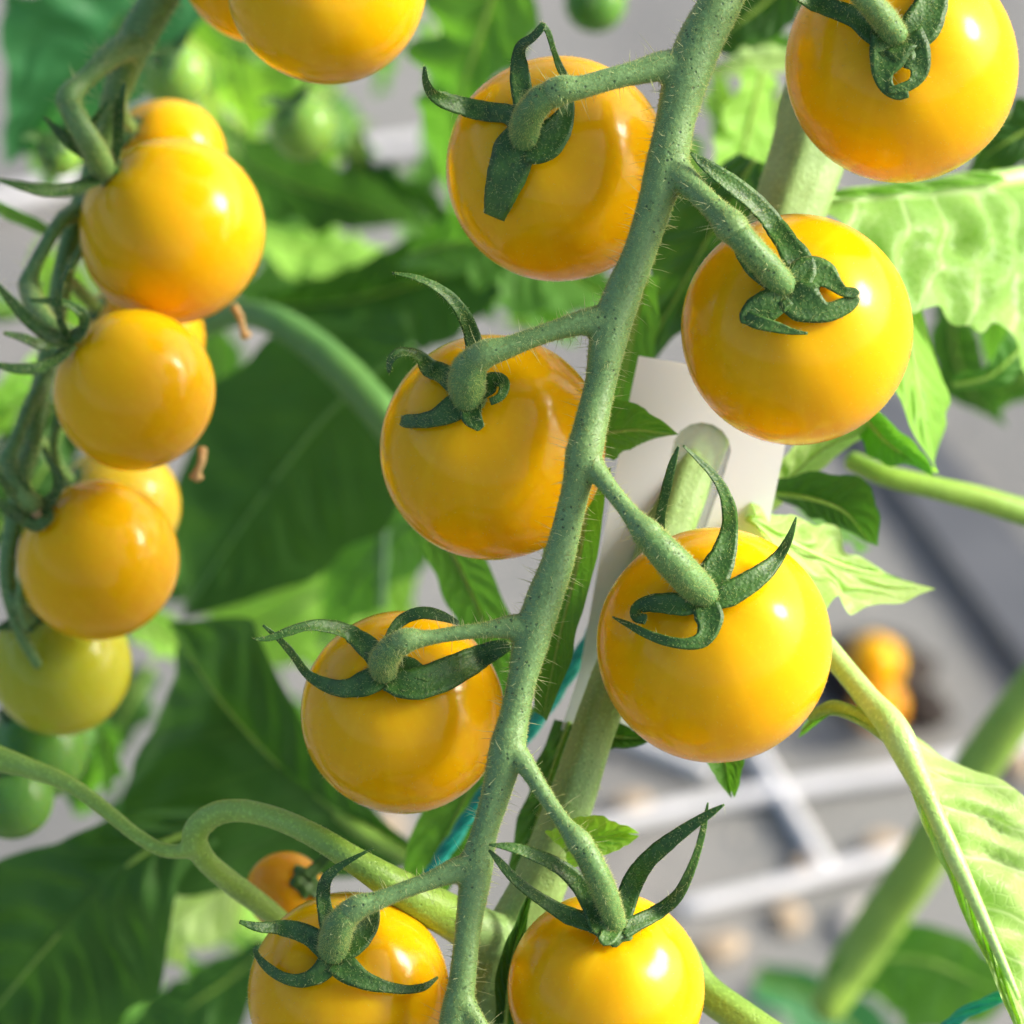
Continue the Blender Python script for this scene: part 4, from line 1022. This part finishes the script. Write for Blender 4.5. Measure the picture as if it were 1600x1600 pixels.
# right side
leaf('dark green leaf at the top between the stem and the top right tomato', [(1260, -60, -90), (1200, 0, -90), (1150, 40, -90), (1090, 80, -92)], [40, 60, 50, 3], [40, 60, 46, 3], 'shadeleaf', (5, .1), (2, -2), .8)
leaf('glaring pale leaf left of the top right tomato', [(1260, 90, -100), (1200, 92, -100), (1150, 95, -100), (1090, 110, -102)], [30, 34, 30, 3], [26, 30, 26, 3], 'glareleaf', (5, .1), (2, -4), .6)
leaf('green leaf hanging below the glaring leaf left of the vine', [(1190, 110, -96), (1170, 200, -96), (1150, 280, -96), (1120, 360, -98)], [40, 56, 50, 3], [50, 60, 54, 3], 'litleaf', (5, .16), (-5, 4), .4)
leaf('big sunlit leaf right of the vine under the top right tomato', [(1680, 262, -80), (1560, 288, -70), (1440, 300, -60), (1290, 310, -51)], [90, 270, 330, 250, 120], [10, 22, 26, 24, 10], 'sunlit_crinkled', (6, .08), (7, -2), 3.0, nveins=7,
     petiole=[(1760, 250, -86, 22), (1640, 272, -77, 20), (1540, 286, -68.5, 16)], ribmat='palepet', rib=13)
leaf('green leaf lobe hanging right of the right upper tomato', [(1400, 430, -50), (1420, 530, -48), (1440, 630, -46), (1462, 738, -46)], [50, 52, 60, 50, 3], [50, 62, 54, 36, 3], 'litleaf', (4, .06), (-8, 5), 1.0)
leaf('dark shaded leaf fold under the right upper tomato', [(1350, 650, -44), (1385, 690, -43), (1420, 715, -43), (1440, 735, -44)], [20, 30, 24, 2], [26, 34, 30, 2], 'midleaf', (3, .06), (3, -3), .4)
leaf('yellowish pale leaf stalk leading under the right upper tomato', [(1180, 800, -46), (1240, 740, -45), (1290, 700, -45), (1360, 670, -46)], [14, 34, 40, 10], [24, 34, 26, 10], 'glareleaf', (3, .05), (2, -5), .6)
leaf('small folded leaf with dark underside beside the pale stalk', [(1210, 770, -44), (1270, 780, -43), (1320, 800, -43), (1362, 850, -44)], [20, 50, 56, 3], [10, 30, 30, 3], 'shadeleaf', (3, .05), (3, -3), .5)
leaf('bright pale leaf pointing right beside the right middle tomato', [(1170, 810, -30), (1240, 850, -33), (1320, 884, -39), (1410, 906, -46)], [30, 50, 66, 36, 3], [40, 100, 96, 50, 3], 'glareleaf', (4, .14), (-3, 6), 1.8, nveins=4, rib=6, ribmat='palepet')
leaf('pale sunlit leaf running down the lower right edge', [(1405, 1150, -18), (1455, 1260, -17), (1520, 1400, -16), (1590, 1560, -15), (1650, 1720, -15)], [34, 140, 180, 180, 140, 60], [20, 24, 28, 30, 30, 20], 'glareleaf', (6, .08), (-12, 2), 2.4, nveins=7, rib=5, ribmat='palepet',
     petiole=[(1200, 900, -36, 16), (1262, 975, -32, 17), (1310, 1035, -27, 18), (1355, 1090, -22, 20), (1400, 1145, -18, 25), (1430, 1205, -17.3, 21), (1455, 1260, -17, 15), (1486, 1328, -16.5, 15), (1520, 1400, -16, 11), (1556, 1480, -15.5, 8), (1590, 1560, -15, 6)])
leaf('thin green side shoot joining the pale leaf stalk', [(1400, 1158, -18.5), (1350, 1122, -21), (1300, 1106, -25), (1250, 1145, -30)], [6, 8, 10, 3], [6, 8, 10, 3], 'midleaf', (3, .02), (1, -1), .2, rib=13,
     petiole=[(1410, 1162, -18, 18), (1380, 1142, -19, 14), (1340, 1118, -22, 13), (1300, 1106, -25, 12), (1268, 1120, -28, 9)], ribmat='pet')
leaf('blurred green leaf on a thick stalk in the bottom right', [(1300, 1530, -130), (1370, 1500, -130), (1440, 1500, -130), (1580, 1560, -132)], [30, 60, 60, 40], [40, 100, 130, 60], 'midleaf', (4, .05), (3, -6), .8,
     petiole=[(1680, 1000, -118, 36), (1590, 1110, -120, 36), (1520, 1210, -122, 36), (1455, 1320, -125, 38), (1390, 1420, -128, 38), (1330, 1510, -130, 36), (1290, 1580, -130, 26)])
leaf('hazy grey green leaf at the bottom edge right of the bottom tomato', [(1180, 1530, -190), (1250, 1550, -190), (1320, 1600, -190), (1400, 1680, -192)], [30, 44, 60, 30], [30, 60, 60, 30], 'skyleaf', (3, .04), (2, 5), .6)
leaf('green stalk with leaf bits crossing behind the lobe at right', [(1490, 600, -80), (1540, 590, -80), (1580, 560, -80), (1650, 480, -82)], [14, 30, 44, 50], [14, 30, 40, 50], 'midleaf', (4, .1), (2, -2), .6,
     petiole=[(1330, 720, -74, 16), (1380, 742, -72, 17), (1460, 762, -72, 18), (1540, 782, -73, 20), (1680, 826, -76, 22)])
leaf('dark leaf at the right edge beside the top right tomato', [(1680, 150, -80), (1610, 200, -80), (1560, 230, -80), (1510, 270, -82)], [30, 44, 40, 3], [30, 50, 44, 3], 'shadeleaf', (4, .1), (2, -2), .6)
leaf('green leaf at the right edge below the sunlit leaf', [(1660, 300, -90), (1600, 380, -90), (1560, 460, -90), (1540, 560, -92)], [50, 60, 50, 3], [40, 50, 44, 3], 'midleaf', (5, .1), (3, -3), .8)
leaf('dark green leaf behind the lower part of the right edge leaf', [(1500, 460, -110), (1490, 530, -110), (1510, 600, -110), (1560, 660, -112)], [30, 40, 36, 3], [30, 40, 36, 3], 'shadeleaf', (5, .1), (3, -3), .8)
leaf('small glowing leaf on the ground at right', [(1500, 990, -420), (1530, 960, -422), (1560, 940, -424), (1600, 935, -426)], [20, 34, 30, 3], [20, 34, 30, 3], 'glareleaf', (3, .05), (2, -2), .6)
# leaflets of the plants behind, too blurred to tell apart
def leaflets(label, group, spots):
    for x, y, z, r, a, mt in spots:
        way = ('right', 'up to the right', 'up', 'up to the left', 'left', 'down to the left', 'down', 'down to the right')[round((a % 360) / 45) % 8]
        tone = {'litleaf': 'light green', 'midleaf': 'mid green', 'shadeleaf': 'dark green', 'glareleaf': 'pale'}[mt]
        lab = f'blurred {tone} leaflet pointing {way} {label}'
        a = math.radians(a); dx, dy = math.cos(a), -math.sin(a)
        md = [(x - dx * r, y - dy * r, z), (x - dx * r * .35, y - dy * r * .35, z + 1.5), (x + dx * r * .4, y + dy * r * .4, z + .5), (x + dx * r * 1.15, y + dy * r * 1.15, z - 3)]
        q = random.uniform(.5, .72) * r
        leaf('leaflet', md, [q * .5, q, q * .85, 3], [q * .55, q * 1.05, q * .8, 3], mt, (random.choice((5, 6, 7)), .15), (random.uniform(-5, 5), random.uniform(-5, 5)), .9, nu=40, nv=7, name='leaflet', group=group, lab2=lab)
leaflets('far behind the left half', 'big leaflets far behind the left half',
         [(330, 320, -190, 130, -40, 'midleaf'), (470, 430, -185, 130, 190, 'midleaf'), (150, 180, -185, 110, -100, 'midleaf'), (100, 470, -180, 90, -60, 'litleaf'), (350, 640, -190, 140, -80, 'midleaf'), (40, 720, -185, 110, -110, 'shadeleaf'),
          (250, 860, -190, 120, -50, 'shadeleaf'), (560, 760, -190, 130, -120, 'litleaf'), (400, 1090, -185, 100, -30, 'midleaf'), (190, 1120, -150, 90, -120, 'shadeleaf'), (240, 1240, -160, 80, 20, 'midleaf'), (110, 1000, -185, 110, -70, 'midleaf'), (60, 1170, -180, 110, -20, 'shadeleaf'), (200, 1480, -185, 140, -90, 'midleaf'),
          (360, 1430, -190, 120, -40, 'litleaf'), (560, 520, -195, 110, 40, 'shadeleaf'), (520, 60, -190, 100, -20, 'midleaf'), (660, 360, -190, 90, -60, 'midleaf'), (420, 330, -170, 80, 160, 'midleaf'), (510, 235, -175, 70, -140, 'litleaf'), (600, 60, -180, 60, -100, 'midleaf')])
leaflets('behind the upper left tomatoes', 'leaflets behind the upper left tomatoes',
         [(300, 40, -135, 70, -60, 'litleaf'), (400, 60, -140, 66, -30, 'midleaf'), (370, 150, -130, 62, -70, 'litleaf'), (440, 110, -150, 70, 200, 'litleaf'), (520, 180, -160, 60, -40, 'midleaf'), (560, 260, -150, 56, -80, 'shadeleaf'),
          (455, 265, -135, 60, -100, 'litleaf'), (230, 60, -150, 60, 240, 'midleaf'), (520, 330, -150, 70, -20, 'midleaf'), (395, 230, -145, 54, -45, 'glareleaf'), (480, 60, -165, 60, 10, 'midleaf'), (330, 120, -160, 60, 100, 'glareleaf'), (500, 150, -140, 40, 30, 'glareleaf')])
leaflets('at the left edge', 'leaflets at the left edge',
         [(20, 630, -120, 62, 40, 'litleaf'), (100, 690, -125, 56, -80, 'shadeleaf'), (10, 780, -118, 66, -60, 'midleaf'), (40, 900, -120, 70, -100, 'shadeleaf'), (240, 985, -125, 56, -30, 'litleaf'), (60, 230, -140, 46, -60, 'midleaf'),
          (150, 1190, -118, 56, -110, 'midleaf'), (100, 1110, -122, 60, -50, 'shadeleaf'), (-10, 480, -128, 50, -20, 'midleaf'), (250, 900, -150, 60, 60, 'midleaf')])
leaflets('behind the upper middle tomatoes', 'leaflets behind the upper middle tomatoes',
         [(690, 120, -140, 80, -80, 'midleaf'), (620, 300, -150, 70, 150, 'shadeleaf'), (860, 480, -140, 60, 30, 'litleaf'), (680, 250, -150, 60, -110, 'midleaf'), (820, 470, -125, 66, -40, 'midleaf'), (740, 470, -130, 70, 200, 'midleaf'), (620, 470, -135, 70, 190, 'shadeleaf'), (1080, 250, -120, 66, -70, 'midleaf'), (1040, 420, -115, 70, -100, 'midleaf'), (800, 20, -150, 40, -60, 'midleaf')])
leaflets('along the right side', 'leaflets along the right edge',
         [(1180, 60, -120, 66, -30, 'midleaf'), (1130, 180, -125, 60, -80, 'litleaf'), (1210, 200, -120, 60, -100, 'midleaf'), (1560, 340, -120, 70, -70, 'litleaf'), (1590, 450, -115, 60, -110, 'midleaf'), (1500, 500, -125, 56, -60, 'shadeleaf'), (1585, 600, -118, 56, 200, 'midleaf'), (1590, 210, -110, 60, -60, 'midleaf'), (1290, 800, -90, 50, -40, 'midleaf')])
leaflets('behind the lower left tomatoes', 'leaflets behind the bottom left tomato',
         [(320, 1560, -130, 70, -60, 'midleaf'), (230, 1560, -125, 60, -100, 'midleaf'), (390, 1500, -135, 56, -40, 'midleaf'), (470, 1000, -170, 60, -60, 'litleaf'), (360, 1000, -160, 56, -30, 'litleaf'), (600, 930, -165, 60, -60, 'litleaf')])
# ridged stalk leaving the frame right of the bottom tomato
sv, sf = tube([(1060, 1480, -26, 24), (1100, 1545, -24, 26), (1160, 1590, -22, 27), (1260, 1660, -20, 28)], 20, .8, .04, ridges=7)
tag(mesh('leaf_stalk', sv, sf, M['pet']), 'ridged green stalk leaving the bottom edge right of the bottom tomato', 'stalk')
